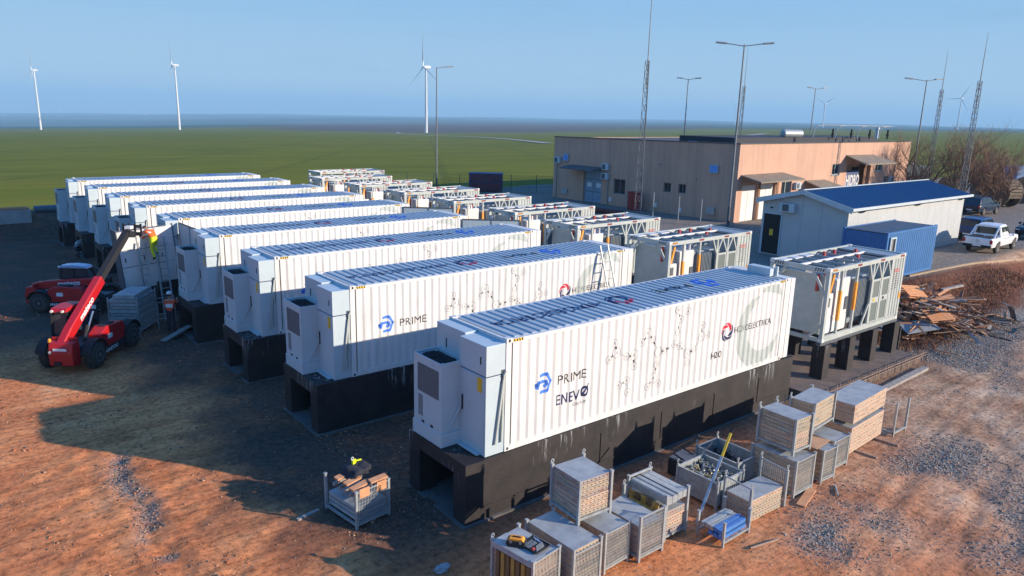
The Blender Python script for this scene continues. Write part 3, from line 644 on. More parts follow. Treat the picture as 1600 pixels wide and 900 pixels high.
# ---------------------------------------------------------------- transformer skids
SKL, SKH = 6.058, 2.80
def make_skid():
    t = thing('transformer_skid', 'x', 'transformer station')
    for x0 in (0, SKL-.15):
        for y0 in (0, W-.14): MB().box(x0,x0+.15,y0,y0+.14,.118,SKH-.118).build('corner_post', GREYP, t)
    for y0 in (0, W-.10):
        MB().box(.178,SKL-.178,y0,y0+.10,0,.14).build('bottom_rail', GREYP, t)
        MB().box(.178,SKL-.178,y0,y0+.10,SKH-.17,SKH-.01).build('top_rail', GREYP, t)
    for x0 in (0, SKL-.1):
        MB().box(x0,x0+.1,.15,W-.15,SKH-.20,SKH-.015).build('end_rail', GREYP, t); MB().box(x0,x0+.1,.15,W-.15,0,.14).build('end_rail', GREYP, t)
    for x, y, z in [(a,b,c) for a in (.089,SKL-.089) for b in (.081,W-.081) for c in (.059,SKH-.059)]:
        o = link('corner_casting', CAST, t, (x, y+(-.006 if y<1 else .006), z+(.006 if z>1 else 0)))
    m = MB()
    for y in (.07, W-.07): m.box(.15,SKL-.15,y-.05,y+.05,.14,.20)
    m.build('skid_beam', GREYP, t)
    for s, y in ((1,.12),(-1,W-.12)):    # end knee braces
        MB().bar((.05,y,SKH-1.05),(.05,y+s*.55,SKH-.16),.10,.05,up=(1,0,0)).build('knee_brace', GREYP, t); MB().bar((.05,y,.65),(.05,y+s*.45,.12),.10,.05,up=(1,0,0)).build('knee_brace', GREYP, t)
    # switchgear cabinets, deep grey end panel
    MB().box(.28,.34,.30,W-.30,.20,SKH-.35).build('end_panel', GREYP, t)
    for x0, x1, zt in ((.36,.92,1.75),(.98,2.05,2.25)):
        c = MB().box(x0,x1,.22,1.9,.20,zt).build('switchgear_cabinet', WHITE, t, bevel=.01)
        MB().box(x0+.03,x1-.03,.205,.22,.85,zt-.05).box(x0+.03,x1-.03,.205,.22,.26,.80).build('cabinet_door', WHITE, c)
    MB().box(.40,.60,.17,.21,1.25,1.60).box(1.75,1.95,.17,.2,1.0,1.5).build('control_panel', DGREY, t)
    for xx, h0, h1 in ((1.0,.55,SKH-.7),(2.14,.8,SKH-.5)):    # posts with orange sleeves
        c = MB().box(xx,xx+.09,.015,.10,.14,SKH-.17).build('upright', GREYP, t)
        MB().box(xx-.012,xx+.102,.0,.105,h0+.15,h1-.25).build('orange_sleeve', ORA, c)
    c = MB().bar((.22,.05,SKH-.95),(.42,.05,SKH-.25),.10,.06,up=(0,1,0)).build('orange_sleeve', ORA, t)
    for xx in (.12,.62,1.62): MB().bar((xx+.1,.55,SKH-.95),(xx+.1,.55,SKH-.30),.09,.09).build('red_cable_end', REDC, t)
    for xx in (.50,.78,1.35,1.5,1.85): MB().box(xx,xx+.07,.35,.42,1.7,SKH-.3).build('cable_duct', WHITE, t)
    # transformer tank with cooling fins
    c = MB().box(2.55,3.95,.42,2.0,.25,2.1).build('transformer_tank', TANK, t, bevel=.02)
    m = MB()
    for k in range(13): m.box(2.60+k*.105,2.625+k*.105,.18,.42,.55,2.05)
    for k in range(14): m.box(2.38,2.55,.5+k*.105,.52+k*.105,.55,2.05)
    m.build('cooling_fin', TANK, c)
    MB().tube((2.7,.9,2.35),(3.8,.9,2.35),.16,n=12).build('oil_conservator', TANK, c)
    # truss part with two mesh doors
    x0, x1 = 3.15, 5.0
    for a, b in ((3.12,3.45),(3.80,3.47),(3.85,4.22),(4.60,4.24),(4.65,4.98)):
        MB().bar((a,.05,SKH-.17),(b,.05,SKH-.85),.065,.06,up=(0,1,0)).build('truss_brace', GREYP, t)
    MB().bar((2.95,.05,.14),(3.4,.05,1.0),.09,.06,up=(0,1,0)).build('truss_brace', GREYP, t)
    for a in (3.42,4.20,4.96): MB().box(a,a+.09,.012,.10,.14,SKH-.17).build('upright', GREYP, t)
    for a in (3.53,4.31):
        dr = MB()
        for q in ((a,a+.06,.16,1.98),(a+.57,a+.63,.16,1.98)): dr.box(q[0],q[1],.02,.06,q[2],q[3])
        for q in (.16,1.0,1.88): dr.box(a+.06,a+.57,.02,.06,q,q+(.22 if q==1.0 else .08))
        dr = dr.build('mesh_door', GREYP, t)
        MB().box(a+.06,a+.57,.035,.045,.24,1.0).box(a+.06,a+.57,.035,.045,1.22,1.88).build('woven_mesh', MESHM, dr)
        MB().box(a+.16,a+.30,.012,.02,1.05,1.17).build('warning_label', YEL if a < 4 else BLACK, dr)
    # closed corrugated bay with print
    prof = []; x = 5.07
    while x < SKL-.30: prof += [(x,0),(x+.09,0),(x+.13,.03),(x+.19,.03)]; x += .23
    prof += [(x,0),(SKL-.16,0)]
    c = corr_panel(prof, .14, SKH-.17, .02).build('side_panel', GREYP, t)
    m = MB()
    for k in range(2): m.box(5.22,5.68,.006,.012,2.16-k*.09,2.20-k*.09)
    m.build('red_print', REDC, c)
    m = MB()
    for k in range(7): m.box(5.24,5.34+.05*(k%3),.008,.012,1.98-k*.1,2.01-k*.1); m.box(5.50,5.62+.03*(k%2),.008,.012,1.98-k*.1,2.01-k*.1)
    m.build('black_print', GPRINT, c)
    corr_panel(prof, .14, SKH-.17, W-.02, -1).build('side_panel', GREYP, t)
    MB().box(SKL-.07,SKL-.02,.14,W-.14,.14,SKH-.2).build('end_wall', GREYP, t); MB().box(5.03,5.08,.1,W-.1,.14,SKH-.2).build('end_wall', GREYP, t)
    MB().box(SKL-.17,SKL-.02,-.004,.0,.9,1.15).build('orange_sticker', ORA, t)
    # roof: solid far bay, cross members, light sheets and red caps
    MB().box(5.0,SKL-.1,.1,W-.1,SKH-.10,SKH-.05).build('roof_panel', TANK, t)
    MB().box(.4,2.2,1.55,W-.12,SKH-.5,SKH-.45).build('inner_cover', TANK, t); MB().box(.5,2.1,.5,1.35,SKH-.55,SKH-.52).build('inner_cover', TANK, t)
    for xx in (.85,1.65,2.5,3.3,4.15,4.95): MB().box(xx,xx+.07,.1,W-.1,SKH-.12,SKH-.04).build('cross_member', TANK, t)
    MB().box(.1,5.0,1.2,1.28,SKH-.09,SKH-.015).build('roof_beam', WHITE, t)
    for xx in (.25,1.05,1.85): MB().box(xx,xx+.55,2.0,2.32,SKH-.07,SKH-.03).build('roof_sheet', WHITE, t)
    for xx, yy in ((3.0,1.9),(3.8,1.9),(3.6,.8),(4.8,1.5)):
        o = MB().tube((xx,yy,SKH-.15),(xx,yy,SKH+.05),.09,.07,n=8).build('red_cap', REDC, t)
    m = MB()
    for xx in (2.7,3.4,4.1): m.tube((xx,.9,SKH-.5),(xx,.9,SKH-.12),.06,.045,n=8)
    m.build('insulator', WHITE, t)
    for xx in (.2,2.05,3.9,5.6): hazard(t, xx, xx+.32, -.006, SKH-.12, SKH-.04, REDC if xx > 1 else ORA)
    hazard(t, .2,.6,-.004,SKH-.15,SKH-.03,GREYP,4,'y'); hazard(t, W-.6,W-.2,-.004,SKH-.15,SKH-.03,GREYP,4,'y')
    MB().lathe((.06,W-.3,SKH-.55),(-1,0,0),[(0,.13),(.03,.12),(.05,.06)],12).build('round_plate', WHITE, t)
    return t
SKY = [(14.93,0.0),(14.33,6.9),(14.1,12.35),(14.45,17.6),(14.35,23.3),(14.2,28.8),(13.8,34.3),(13.6,40.0),(15.9,45.4)]
SLAB = ['nearest transformer skid, an open pale steel frame standing on four black piers by the gravel',
 'second transformer skid from the front, its red caps rising behind the nearest container roof','third transformer skid from the front, below the lattice mast by the building',
 'fourth transformer skid from the front, left of the third','fifth transformer skid, in the middle of the row of open frames','sixth transformer skid from the front, fourth from the far end',
 'seventh transformer skid, third from the far end','eighth transformer skid, next to last towards the wheat field','farthest transformer skid, the last open frame before the wheat field']
sk = make_skid(); sk.location = (SKY[0][0], SKY[0][1], 1.72); sk['label'] = SLAB[0]; sk['group'] = 'open-frame transformer skids'
for i in range(1, 9): copy_thing(sk, (SKY[i][0], SKY[i][1], 1.72), label=SLAB[i], group='open-frame transformer skids')
PLAB = ['dark slab with black square piers under the nearest transformer skid','dark piers and slab under the second transformer skid']
for i in range(9):
    x, y = SKY[i]; lb = PLAB[i] if i < 2 else 'dark slab with black piers under the %s transformer skid' % ['','','third','fourth','fifth','sixth','seventh','eighth','farthest'][i]
    t = thing('pier_slab', lb, 'foundation', (x, y, 0), 0, 'slabs with piers under the skids')
    MB().box(-1.6,SKL+.35,-1.05,W+.7,-.2,.28).build('slab', pm('dirty slab', (.12,.095,.08), (.22,.15,.11), 2.2, .9, bmp=.4), t)
    for k, xx in enumerate((.12,2.0,3.85,5.75)):
        for yy in (-.12, W-.35): MB().box(xx-.02,xx+.42,yy,yy+.5,.28,1.70 if yy > 0 else 1.60).build('pier', BITU, t)
    for yy in (0.02, W-.12): MB().box(-.05,SKL+.05,yy-.02,yy+.16,1.6 if yy<1 else 1.702,1.715).build('bearing_beam', DGREY, t)
# starter bars along the edge of the nearest slab
t = thing('starter_bars', 'rusty starter bars standing along the edge of the nearest slab', 'rebar', (14.9,0,.2))
for k in range(46):
    a = k/45.; px = -1.55+a*8.3; MB().bar((px,-1.12-.02*(k%3),-.15),(px+.02*((k*7)%5-2),-1.14,.30+.05*((k*3)%4)),.018,.018).build('bar', RUST, t)
MB().bar((-1.6,-1.14,.12),(6.7,-1.14,.12),.018).bar((-1.6,-1.15,.24),(6.7,-1.15,.24),.018).build('tie_bar', RUST, t)
single(MB().box(-.05,.05,-.05,.05,0,1.1), 'marker_stake', BLACK, 'thin dark stake standing in the pale gravel right of the piers', 'stake', (22.2,.3,0))
single(MB().box(-.06,4.2,-.12,.12,0,.12), 'timber_beam', WOODG, 'long pale timber lying on the ground along the slab edge', 'timber', (16.3,-1.75,.02), R(2))
# ---------------------------------------------------------------- stillages, stacked formwork and tools
YELM = pm('muddy yellow timber', (.45,.27,.05), (.28,.17,.05), 8, .8)
EYE = MB().ring((0,0,.045),(1,0,0),(0,0,1),.05,.028,10,0,.014).bar((0,0,-.06),(0,0,.0),.02).mesh('lifting_eye', GALV)
def dots(m, x0, x1, z0, z1, y, nx_, nz_, mi=0, s=.017):
    for i in range(nx_):
        for k in range(nz_):
            a = x0+(x1-x0)*(i+.5)/nx_; b = z0+(z1-z0)*(k+.5)/nz_
            m.add([(a-s,y,b-s*.8),(a+s,y,b-s*.8),(a+s,y,b+s*.8),(a-s,y,b+s*.8)], [(0,1,2,3)], mi)
def stillage(x, y, z, label, w_=.85, l_=1.18, h_=1.02, rz=0, posts=True, gate=0, load='panels', fill=1.0, mat_=PERF, n=None, eyes=(), lid=True, yellow=False, name='stillage', cat='stillage', group='steel stillages beside the nearest container', back=True, over=0.0):
    t = thing(name, label, cat, (x, y, z), R(rz), group)
    b = .06
    if posts:
        for i, (px, py) in enumerate(((0,0),(w_-b,0),(w_-b,l_-b),(0,l_-b))):
            m = MB().box(px,px+b,py,py+b,.0,h_+over)
            m.box(px-.008,px+b+.008,py-.008,py+b+.008,h_+over,h_+over+.025); o = m.build('post', GALV, t)
            if i in eyes: link('lifting_eye', EYE, o, (px+b/2, py+b/2, h_+over+.05))
        m = MB()
        for a in (0, l_-b): m.box(b,w_-b,a+.005,a+b-.005,.09,.15)
        for a in (0, w_-b): m.box(a+.005,a+b-.005,b,l_-b,.09,.15)
        m.build('base_frame', GALVD, t)
        for py in (.02, l_-.08):
            MB().box(.0,w_,py,py+.05,h_-.02+over,h_+.015+over).build('top_rail', GALV, t) if not lid and over > 0 and py > .5 and back else None
    if gate:   # wire mesh gate on the front (-y) side
        zt = h_*gate; g_ = MB()
        g_.bar((b,.02,zt),(w_-b,.02,zt),.028,.028).bar((b,.02,.18),(w_-b,.02,.18),.025,.025); g_ = g_.build('mesh_gate', GALV, t)
        m = MB(); nn = int(w_/.05)
        for k in range(1, nn): a = b+(w_-2*b)*k/nn; m.bar((a,.015,.18),(a,.015,zt),.010,.010)
        for k in range(1, int(zt/.1)): m.bar((b,.012,.18+k*.1*(zt-.18)/zt),(w_-b,.012,.18+k*.1*(zt-.18)/zt),.006,.006)
        o = m.build('wire_mesh', GALV, g_); o['kind'] = 'stuff'
    if load == 'panels':
        z0 = .16 if posts else 0; z1 = z0+(h_-z0-.015)*fill; n = n or max(1, int((z1-z0)/.125)); th = (z1-z0)/n
        for k in range(n):
            jx, jy = random.uniform(-.008,.008), random.uniform(-.006,.006); a0, a1, c0, c1 = (b*.9 if posts else 0)+jx, w_-(b*.9 if posts else 0)+jx, .045+jy, l_-.045+jy
            zz0, zz1 = z0+k*th, z0+(k+1)*th-.012; mt = random.choice([mat_, mat_, PERF2, PERF3]) if mat_ is not PERF2 else random.choice([PERF2, PERF2, PERF])
            p = MB().box(a0,a1,c0,c1,zz0,zz1); p.m[1] = 1; p.m[4] = p.m[5] = 0
            o = p.build('formwork_panel', [mt, PLYT], t, bevel=.004)
            m = MB(); dots(m, a0+.03, a1-.03, zz0, zz1, c0-.002, 7 if w_ < 1.2 else 11, 1)
            for q in range(9):
                yq = c0+.06+q*(c1-c0-.12)/8.; m.add([(a0-.002,yq-.01,(zz0+zz1)/2-.008),(a0-.002,yq+.01,(zz0+zz1)/2-.008),(a0-.002,yq+.01,(zz0+zz1)/2+.008),(a0-.002,yq-.01,(zz0+zz1)/2+.008)], [(0,1,2,3)])
            link('bolt_holes', m.mesh('bolt_holes', BLACK), o)['kind'] = 'stuff'
        if yellow:
            for k in range(7):
                q = .08+k*(l_-.2)/7.; MB().box(-.012,.045,q,q+.09,.2,h_-.14).build('yellow_batten', YELM if k % 2 else pm('brown batten', (.16,.10,.05)), t)
            MB().box(-.005,w_*.5,.05,l_-.05,h_-.13,h_-.005).build('side_cover', PLYT, t)
    return t
G1 = 'steel stillages beside the nearest container'
stillage(-2.02,-3.52,0,'stillage with a toolbox and an open tray of sockets on its grey lid', h_=1.22, rz=8, gate=.98, yellow=True, eyes=(3,), n=5)
stillage(-1.02,-3.62,0,'stillage under the tall topmost box, its lid stained rusty brown', w_=.86, l_=1.5, h_=1.15, rz=2, gate=.9, mat_=PERF2)
stillage(.13,-3.40,0,'rust-streaked mesh stillage just right of the one under the tall box', h_=1.0, rz=3, gate=.97, mat_=PERF3)
stillage(1.07,-3.56,0,'low-filled mesh-gated stillage with a sloping shadow over its grey panels', h_=1.12, l_=1.3, gate=1.0, fill=.74, mat_=PERF, lid=False, eyes=(2,))
t = stillage(2.18,-3.36,0,'stillage loaded with pale aluminium channels and yellow battens beside the scrap bin', w_=.84, l_=1.25, h_=1.14, rz=0, fill=.62, n=4, lid=False, over=.05, eyes=(2,), gate=0)
for k in range(4): MB().box(.07+.185*k,.24+.185*k,.03,1.2,.92+.03*(k>1),1.10+.03*(k>1)).box(.10+.185*k,.21+.185*k,.028,1.202,1.10,1.115,1).build('aluminium_channel', [GALV, PLYT], t)
for k in range(6): MB().box(-.02,.03,.05+k*.19,.19+k*.19,.55,.9).build('yellow_batten', YELM if k%2 else pm('brown batten', (.16,.10,.05)), t)
for k in range(5): MB().box(-.55,.0,.1+k*.2,.28+k*.2,.60,.72).build('yellow_batten', pm('ochre timber', (.45,.26,.05), (.30,.18,.05), 5), t)
stillage(-.28,-2.95,1.13,'tall topmost box of light brown panels with a clean grey lid', w_=.98, l_=1.0, h_=1.02, rz=-3, mat_=PERF, n=8, eyes=(2,3))
# open scrap bins
def bin_(x, y, label, w_, l_, h_, rz, fillz, n, seed, metals):
    t = thing('scrap_bin', label, 'bin', (x, y, 0), R(rz), 'open steel bins')
    for a in ((0,w_,0,.03),(0,w_,l_-.03,l_),(0,.03,.03,l_-.03),(w_-.03,w_,.03,l_-.03)): MB().box(a[0],a[1],a[2],a[3],.1,h_).build('side_plate', GALVD, t)
    m = MB()
    for a in ((-.015,w_+.015,-.015,.035),(-.015,w_+.015,l_-.035,l_+.015),(-.015,.035,.035,l_-.035),(w_-.035,w_+.015,.035,l_-.035)): m.box(*a,h_,h_+.03)
    m.build('rim', GALV, t)
    for q in ((-.03,-.03),(w_-.03,-.03),(w_-.03,l_-.03),(-.03,l_-.03)): o = MB().box(q[0],q[0]+.06,q[1],q[1]+.06,0,h_+.08).build('post', GALV, t); link('lifting_eye', EYE, o, (q[0]+.03,q[1]+.03,h_+.12))
    MB().box(.02,w_-.02,.02,l_-.02,.1,.14).build('bin_floor', GALVD, t)
    g = random.Random(seed); m = MB()
    for k in range(n):
        c = Vector((g.uniform(.1,w_-.1), g.uniform(.1,l_-.1), fillz*g.uniform(.7,1.)+.06*math.sin(k))); dr = Vector((g.uniform(-1,1),g.uniform(-1,1),g.uniform(-.4,.4))).normalized()*g.uniform(.03,.11)
        mi = g.randrange(len(metals))
        if g.random() < .5: m.bar(c-dr, c+dr, g.uniform(.012,.03), g.uniform(.008,.05), mi)
        else: m.tube(c-dr*.5, c+dr*.5, g.uniform(.012,.03), n=6, mi=mi)
    m.box(.04,w_-.04,.04,l_-.04,.14,fillz*.72, len(metals)-1)
    o = m.build('scrap_fittings', metals, t); o['kind'] = 'stuff'; return t
bin_(4.36,-3.22,'open steel bin heaped with loose scaffold couplers, a yellow-tipped bar rising beside it', 1.12, 1.25, .74, 1, .66, 420, 5, [GALV, GALVD, pm('brass fitting', (.5,.42,.22), None, 4, .4, .4), DGREY])
bin_(5.75,-2.85,'open steel bin behind the coupler bin, holding dark sheeting and rusty scrap', .95, 1.35, .72, 0, .55, 150, 6, [DGREY, BLACK, RUST, BLACK])
t = stillage(4.52,-4.10,0,'low stillage with a raised mesh side and one wide pale-edged slab stack', w_=1.42, l_=.78, h_=.62, rz=-2, mat_=PERF2, n=4, posts=False)
for px, py, hh in ((-.06,-.03,.95),(1.42,-.03,1.05),(1.42,.75,1.1),(-.06,.75,1.0)): o = MB().box(px,px+.06,py,py+.06,0,hh).build('post', GALV, t); link('lifting_eye', EYE, o, (px+.03,py+.03,hh+.05))
g_ = MB().bar((1.45,.03,1.02),(1.45,.78,1.07),.03,.03).build('mesh_gate', GALV, t); m = MB()
for k in range(14): m.bar((1.45,.05+k*.053,.62),(1.45,.05+k*.053,1.03+k*.003),.008,.008)
m.build('wire_mesh', GALV, g_)['kind'] = 'stuff'
g_ = MB().bar((0,-.0,.93),(-.03,.78,.98),.03,.03).build('mesh_gate', GALV, t); m = MB()
for k in range(14): m.bar((-.03,.05+k*.053,.60),(-.03,.05+k*.053,.93+k*.003),.006,.006)
m.build('wire_mesh', GALV, g_)['kind'] = 'stuff'
stillage(6.50,-4.10,0,'mesh stillage bearing the wide grey-lidded box, between the slab stack and the cardboard', w_=.95, l_=1.38, h_=1.08, gate=.97, mat_=PERF2)
stillage(6.66,-3.87,1.10,'wide grey-lidded box on top of a mesh stillage, left of two other upper boxes', w_=.83, l_=1.17, h_=1.02, rz=-2, mat_=PERF2, n=8, eyes=(2,3))
t = stillage(7.83,-4.12,0,'mesh stillage topped by a loose sheet of brown cardboard', w_=.68, l_=1.0, h_=1.02, rz=-3, gate=.97, mat_=PERF, n=7)
cb = MB(); cb.add([(-.05,.0,0),(.75,-.16,.02),(.62,.38,.07),(.05,.62,.03),(-.05,.0,.012),(.75,-.16,.032),(.62,.38,.082),(.05,.62,.042)], [(0,3,2,1),(4,5,6,7),(0,1,5,4),(1,2,6,5),(2,3,7,6),(3,0,4,7)])
single(cb, 'cardboard_sheet', pm('brown cardboard', (.48,.27,.15), (.40,.22,.12), 5, .8), 'brown cardboard sheet lying loosely on a mesh stillage', 'cardboard', (7.75,-3.95,1.05), R(15))
single(MB().box(0,.6,0,.75,0,.05), 'white_sheet', WHITE, 'white folded sheet sticking out from under the brown cardboard', 'sheet', (7.78,-3.85,1.025), R(6))
stillage(8.72,-3.94,0,'mesh stillage between the cardboard-topped one and the long pale slab stack', w_=.92, l_=1.0, h_=.98, gate=.97, mat_=PERF2, n=7)
stillage(8.42,-3.42,1.08,'greenish two-layer upper box resting across two stillages, middle of the upper boxes', w_=1.42, l_=.78, h_=.92, rz=5, mat_=PERF2, n=3, eyes=(3,))
stillage(10.25,-3.72,0.06,'long low stack of pale slabs on timber skids, the long box resting on it', w_=2.35, l_=.98, h_=.86, rz=3, posts=False, mat_=PERF2, n=4, name='slab_stack', cat='slab stack')
stillage(10.30,-3.70,1.0,'long pale box lying as the top layer at the far right end of the row', w_=2.35, l_=.98, h_=.62, rz=4, posts=False, mat_=PERF, n=2, name='slab_stack', cat='slab stack')
for q, lb in (((10.6,'nearer timber skid poking out under the long slab stack')),((12.0,'farther timber skid poking out under the long slab stack'))):
    single(MB().box(0,.1,-1.25,.15,0,.075), 'timber_skid', RUST, lb, 'timber', (q,-3.05,0.0), R(4))
t = thing('rack_frame', 'narrow galvanised rack frame standing upright at the far right end of the slabs', 'rack', (12.75,-3.85,0))
for a in (0,.85): MB().box(a,a+.06,0,.06,0,1.12).build('post', GALV, t); MB().box(a,a+.06,.8,.86,0,1.12).build('post', GALV, t)
MB().box(0,.91,.005,.055,.08,.14).box(0,.91,.805,.855,.08,.14).box(.005,.055,.06,.8,.08,.14).build('base_frame', GALVD, t)
# low rack with blue tubes
t = thing('tube_rack', 'low rack holding bright blue tubes in front of the scrap bin', 'rack', (3.1,-4.35,0), R(1))
for a, bb in ((0,0),(1.05,0),(1.05,.72),(0,.72)): MB().box(a,a+.055,bb,bb+.055,0,.62).box(a-.01,a+.065,bb-.01,bb+.065,.62,.645).build('post', GALV, t)
MB().box(.05,1.05,.005,.05,.10,.15).box(.05,1.05,.725,.77,.10,.15).build('base_frame', GALVD, t)
for k in range(5): MB().box(.02,1.0,.08+k*.12,.18+k*.12,.30+.02*(k%2),.40+.02*(k%2)).build('blue_tube' if k<2 else 'pale_tube', pm('blue tube', (.06,.20,.50), (.05,.14,.36), 4, .5) if k < 2 else GALV, t)
for k in range(3): MB().box(.02,1.0,.06+k*.14,.17+k*.14,.17,.27).build('blue_tube', pm('blue tube', (.03,.13,.62)), t)
# pry bar with yellow tip leaning over the bin
t = thing('leaning_bar', 'long grey bar with a yellow tip leaning up between the scrap bins', 'bar', (3.50,-3.30,.05))
a, b2 = Vector((0,0,0)), Vector((2.0,.60,1.60)); q = a.lerp(b2,.72)
MB().bar(a, q, .07, .03).build('shaft', GALV, t); MB().bar(q, b2*1.0, .06, .04).build('yellow_tip', YEL, t); MB().bar(b2, b2*1.05, .08, .05).build('end_cap', BLACK, t)
t = thing('compressor', 'small black machine with a pale lid behind the coupler bin', 'machine', (4.95,-1.75,0), R(8))
MB().box(0,.75,0,.55,.05,.52).build('body', BLACK, t, bevel=.03); MB().box(.03,.72,.03,.52,.52,.56).build('lid', GPRINT, t, bevel=.01); MB().bar((.1,.1,.56),(.1,.45,.66),.03).bar((.6,.1,.56),(.6,.45,.66),.03).build('handle', BLACK, t)
# toolbox and socket tray
t = thing('toolbox', 'black toolbox with an orange lid standing on the nearest stillage', 'toolbox', (-1.88,-2.82,1.235), R(-52))
MB().prism([(-.17,0),(.17,0),(.20,.05),(.19,.11),(-.19,.11),(-.20,.05)], -.11, .11).build('case', BLACK, t, bevel=.01)
MB().prism([(-.17,.112),(.17,.112),(.13,.16),(-.13,.16)], -.08, .08).build('lid', ORA, t, bevel=.008)
MB().bar((-.08,0,.17),(.08,0,.17),.03,.02).bar((-.08,0,.155),(-.08,0,.175),.02).bar((.08,0,.155),(.08,0,.175),.02).build('handle', BLACK, t)
for q in (-.1,.1): MB().box(q-.02,q+.02,-.125,-.11,.08,.13).build('latch', GPRINT, t)
t = thing('socket_tray', 'open tray full of sockets and spanners beside the toolbox', 'tool tray', (-1.62,-3.10,1.237), R(8))
MB().box(-.20,.22,-.20,.28,0,.018).box(-.21,-.19,-.2,.28,0,.035).box(.21,.23,-.2,.28,0,.035).box(-.21,.23,-.22,-.2,0,.035).build('tray', BLACK, t)
for k in range(12): MB().tube((-.16+.045*(k%6),.02+.09*(k//6),.02),(-.16+.045*(k%6),.08+.09*(k//6),.03),.013,n=6).build('socket', GALV, t)
for k in range(5): MB().bar((-.15+.03*k,-.17+.03*k,.025),(.10+.02*k,-.15+.03*k,.025),.012,.008).build('spanner', GALV, t)
MB().box(-.17,-.11,-.10,-.05,.02,.05).build('red_handle', REDC, t)
for k in range(4): MB().bar((.14,-.05+.05*k,.025),(.2,.1+.04*k,.025),.016,.01).build('bit', GALV if k%2 else pm('blue tube',(.03,.13,.62)), t)
# middle stillage with timber and a dark coat
t = stillage(-3.35,1.35,0,'lone stillage left of the nearest container, filled with timber under a dark coat', w_=1.0, l_=1.35, h_=.98, rz=8, gate=.97, load='none', group=None, eyes=())
for k in range(3):
    MB().box(.08,.92,.07,1.28,.18+k*.12,.27+k*.12).build('formwork_panel', PLYT, t)
for k, (a, b3, rz_) in enumerate(((.02,.15,.1),(.05,.45,.12),(.03,.80,.08),(.5,.1,-.1),(.45,.62,.3))):
    o = MB().box(0,.46,0,.16,0,.05).build('orange_board', WOODO, t); o.location = (a+.02,b3,.93+.018*k); o.rotation_euler = (.12,-.05,rz_)
for k in range(5): o = MB().box(0,.8,0,.09,0,.07).build('batten', WOODG, t); o.location = (.09,.12+.22*k,.70+.01*k); o.rotation_euler = (0,0,.05*k)
for px in (.12,.62): MB().box(px,px+.28,.005,.02,.78,1.02).build('end_board', WOODO, t)
g = bmesh.new(); bmesh.ops.create_icosphere(g, subdivisions=4, radius=1)
for v in g.verts:
    x_, y_, z_ = v.co; nn = float(fbm(np.array([x_*2.1+5]), np.array([y_*2.1+z_]), 3, 4)[0])-.5
    v.co = Vector((x_*.42*(1+nn*.9), y_*.34*(1+nn*.8), max(z_,-.25)*.13*(1+nn*1.6)-.08*(abs(x_)>.75)))
me_ = bpy.data.meshes.new('coat'); g.to_mesh(me_); g.free(); me_.materials.append(pm('black cloth', (.016,.017,.024), (.03,.032,.042), 6, .9)); me_.polygons.foreach_set('use_smooth',[True]*len(me_.polygons))
o = link('coat', me_, None, (-2.85,2.30,1.04), (0,.10,.5)); tag(o, 'crumpled black coat thrown over the timber in the lone stillage', 'coat')
t = thing('nail_gun', 'lime yellow power tool lying on the black coat', 'power tool', (-2.85,2.42,1.15), R(20)); LIM = pm('lime plastic', (.62,.72,.02), None, 3, .4)
MB().box(-.06,.06,-.03,.03,0,.12).build('body', LIM, t, bevel=.01); MB().bar((.05,0,.06),(.24,-.02,.03),.035,.03).build('barrel', LIM, t); MB().bar((0,0,0),(.02,0,-.06),.04,.03).build('grip', LIM, t); MB().ring((-.05,0,.16),(1,0,0),(0,0,1),.045,.03,10,0,.02).build('guard', WHITE, t)
single(MB().box(0,.62,0,.09,0,.07), 'timber_offcut', WOODG, 'short grey timber lying on the ground left of the lone stillage', 'timber', (-4.3,2.52,.0), R(12))
g = bmesh.new(); bmesh.ops.create_icosphere(g, subdivisions=3, radius=1)
for v in g.verts:
    nn = float(fbm(np.array([v.co.x*1.7+9]), np.array([v.co.y*1.7+v.co.z]), 3, 14)[0])-.5; v.co = Vector((v.co.x*.20,v.co.y*.13,v.co.z*.09))*(1+nn)
me_ = bpy.data.meshes.new('stone'); g.to_mesh(me_); g.free(); me_.materials.append(pm('pale stone', (.30,.31,.32), (.22,.23,.24), 6, .9))
tag(link('stone', me_, None, (-2.57,-1.12,.03)), 'pale grey stone lying in the shade below the nearest container', 'stone')
tag(link('stone', me_, None, (-2.95,-1.5,.02), (0,0,1)), 'small stone on the shade edge at the bottom of the picture', 'stone').scale = (.5,.5,.6)
LB = ['short steel tube lying on the ground behind the coupler bin','longer steel tube crossing the ground behind the coupler bin','steel tube lying between the slab stack and the sheeting bin','thin tube lying beside the tall topmost box','rusty tube on the ground in front of the blue tubes','short grey tube by the foot of the cardboard-topped stillage']
for k, (x_,y_,ln_,a_) in enumerate(((5.2,-1.1,.8,20),(3.2,-1.7,1.9,8),(6.2,-1.3,1.1,-30),(.9,-1.9,1.5,60),(3.6,-4.75,.9,-12),(7.6,-4.75,.6,35))):
    single(MB().tube((0,0,.03),(ln_,0,.03),.026,n=8), 'steel_tube', RUST if k == 4 else GALV, LB[k], 'tube', (x_,y_,tz(x_,y_)+.01), R(a_))
for k, (x_,y_,a_,lb) in enumerate(((2.6,-1.6,10,'flat grey formwork board leaning low behind the channel stillage'),(.4,-1.3,-20,'grey board lying behind the tall topmost box'),(6.3,-4.55,15,'splintered board lying at the feet of the slab stack'))):
    single(MB().box(0,1.1,0,.22,0,.04), 'loose_board', [PLYT, WOODG, WOODO][k], lb, 'board', (x_,y_,tz(x_,y_)+.02), R(a_))
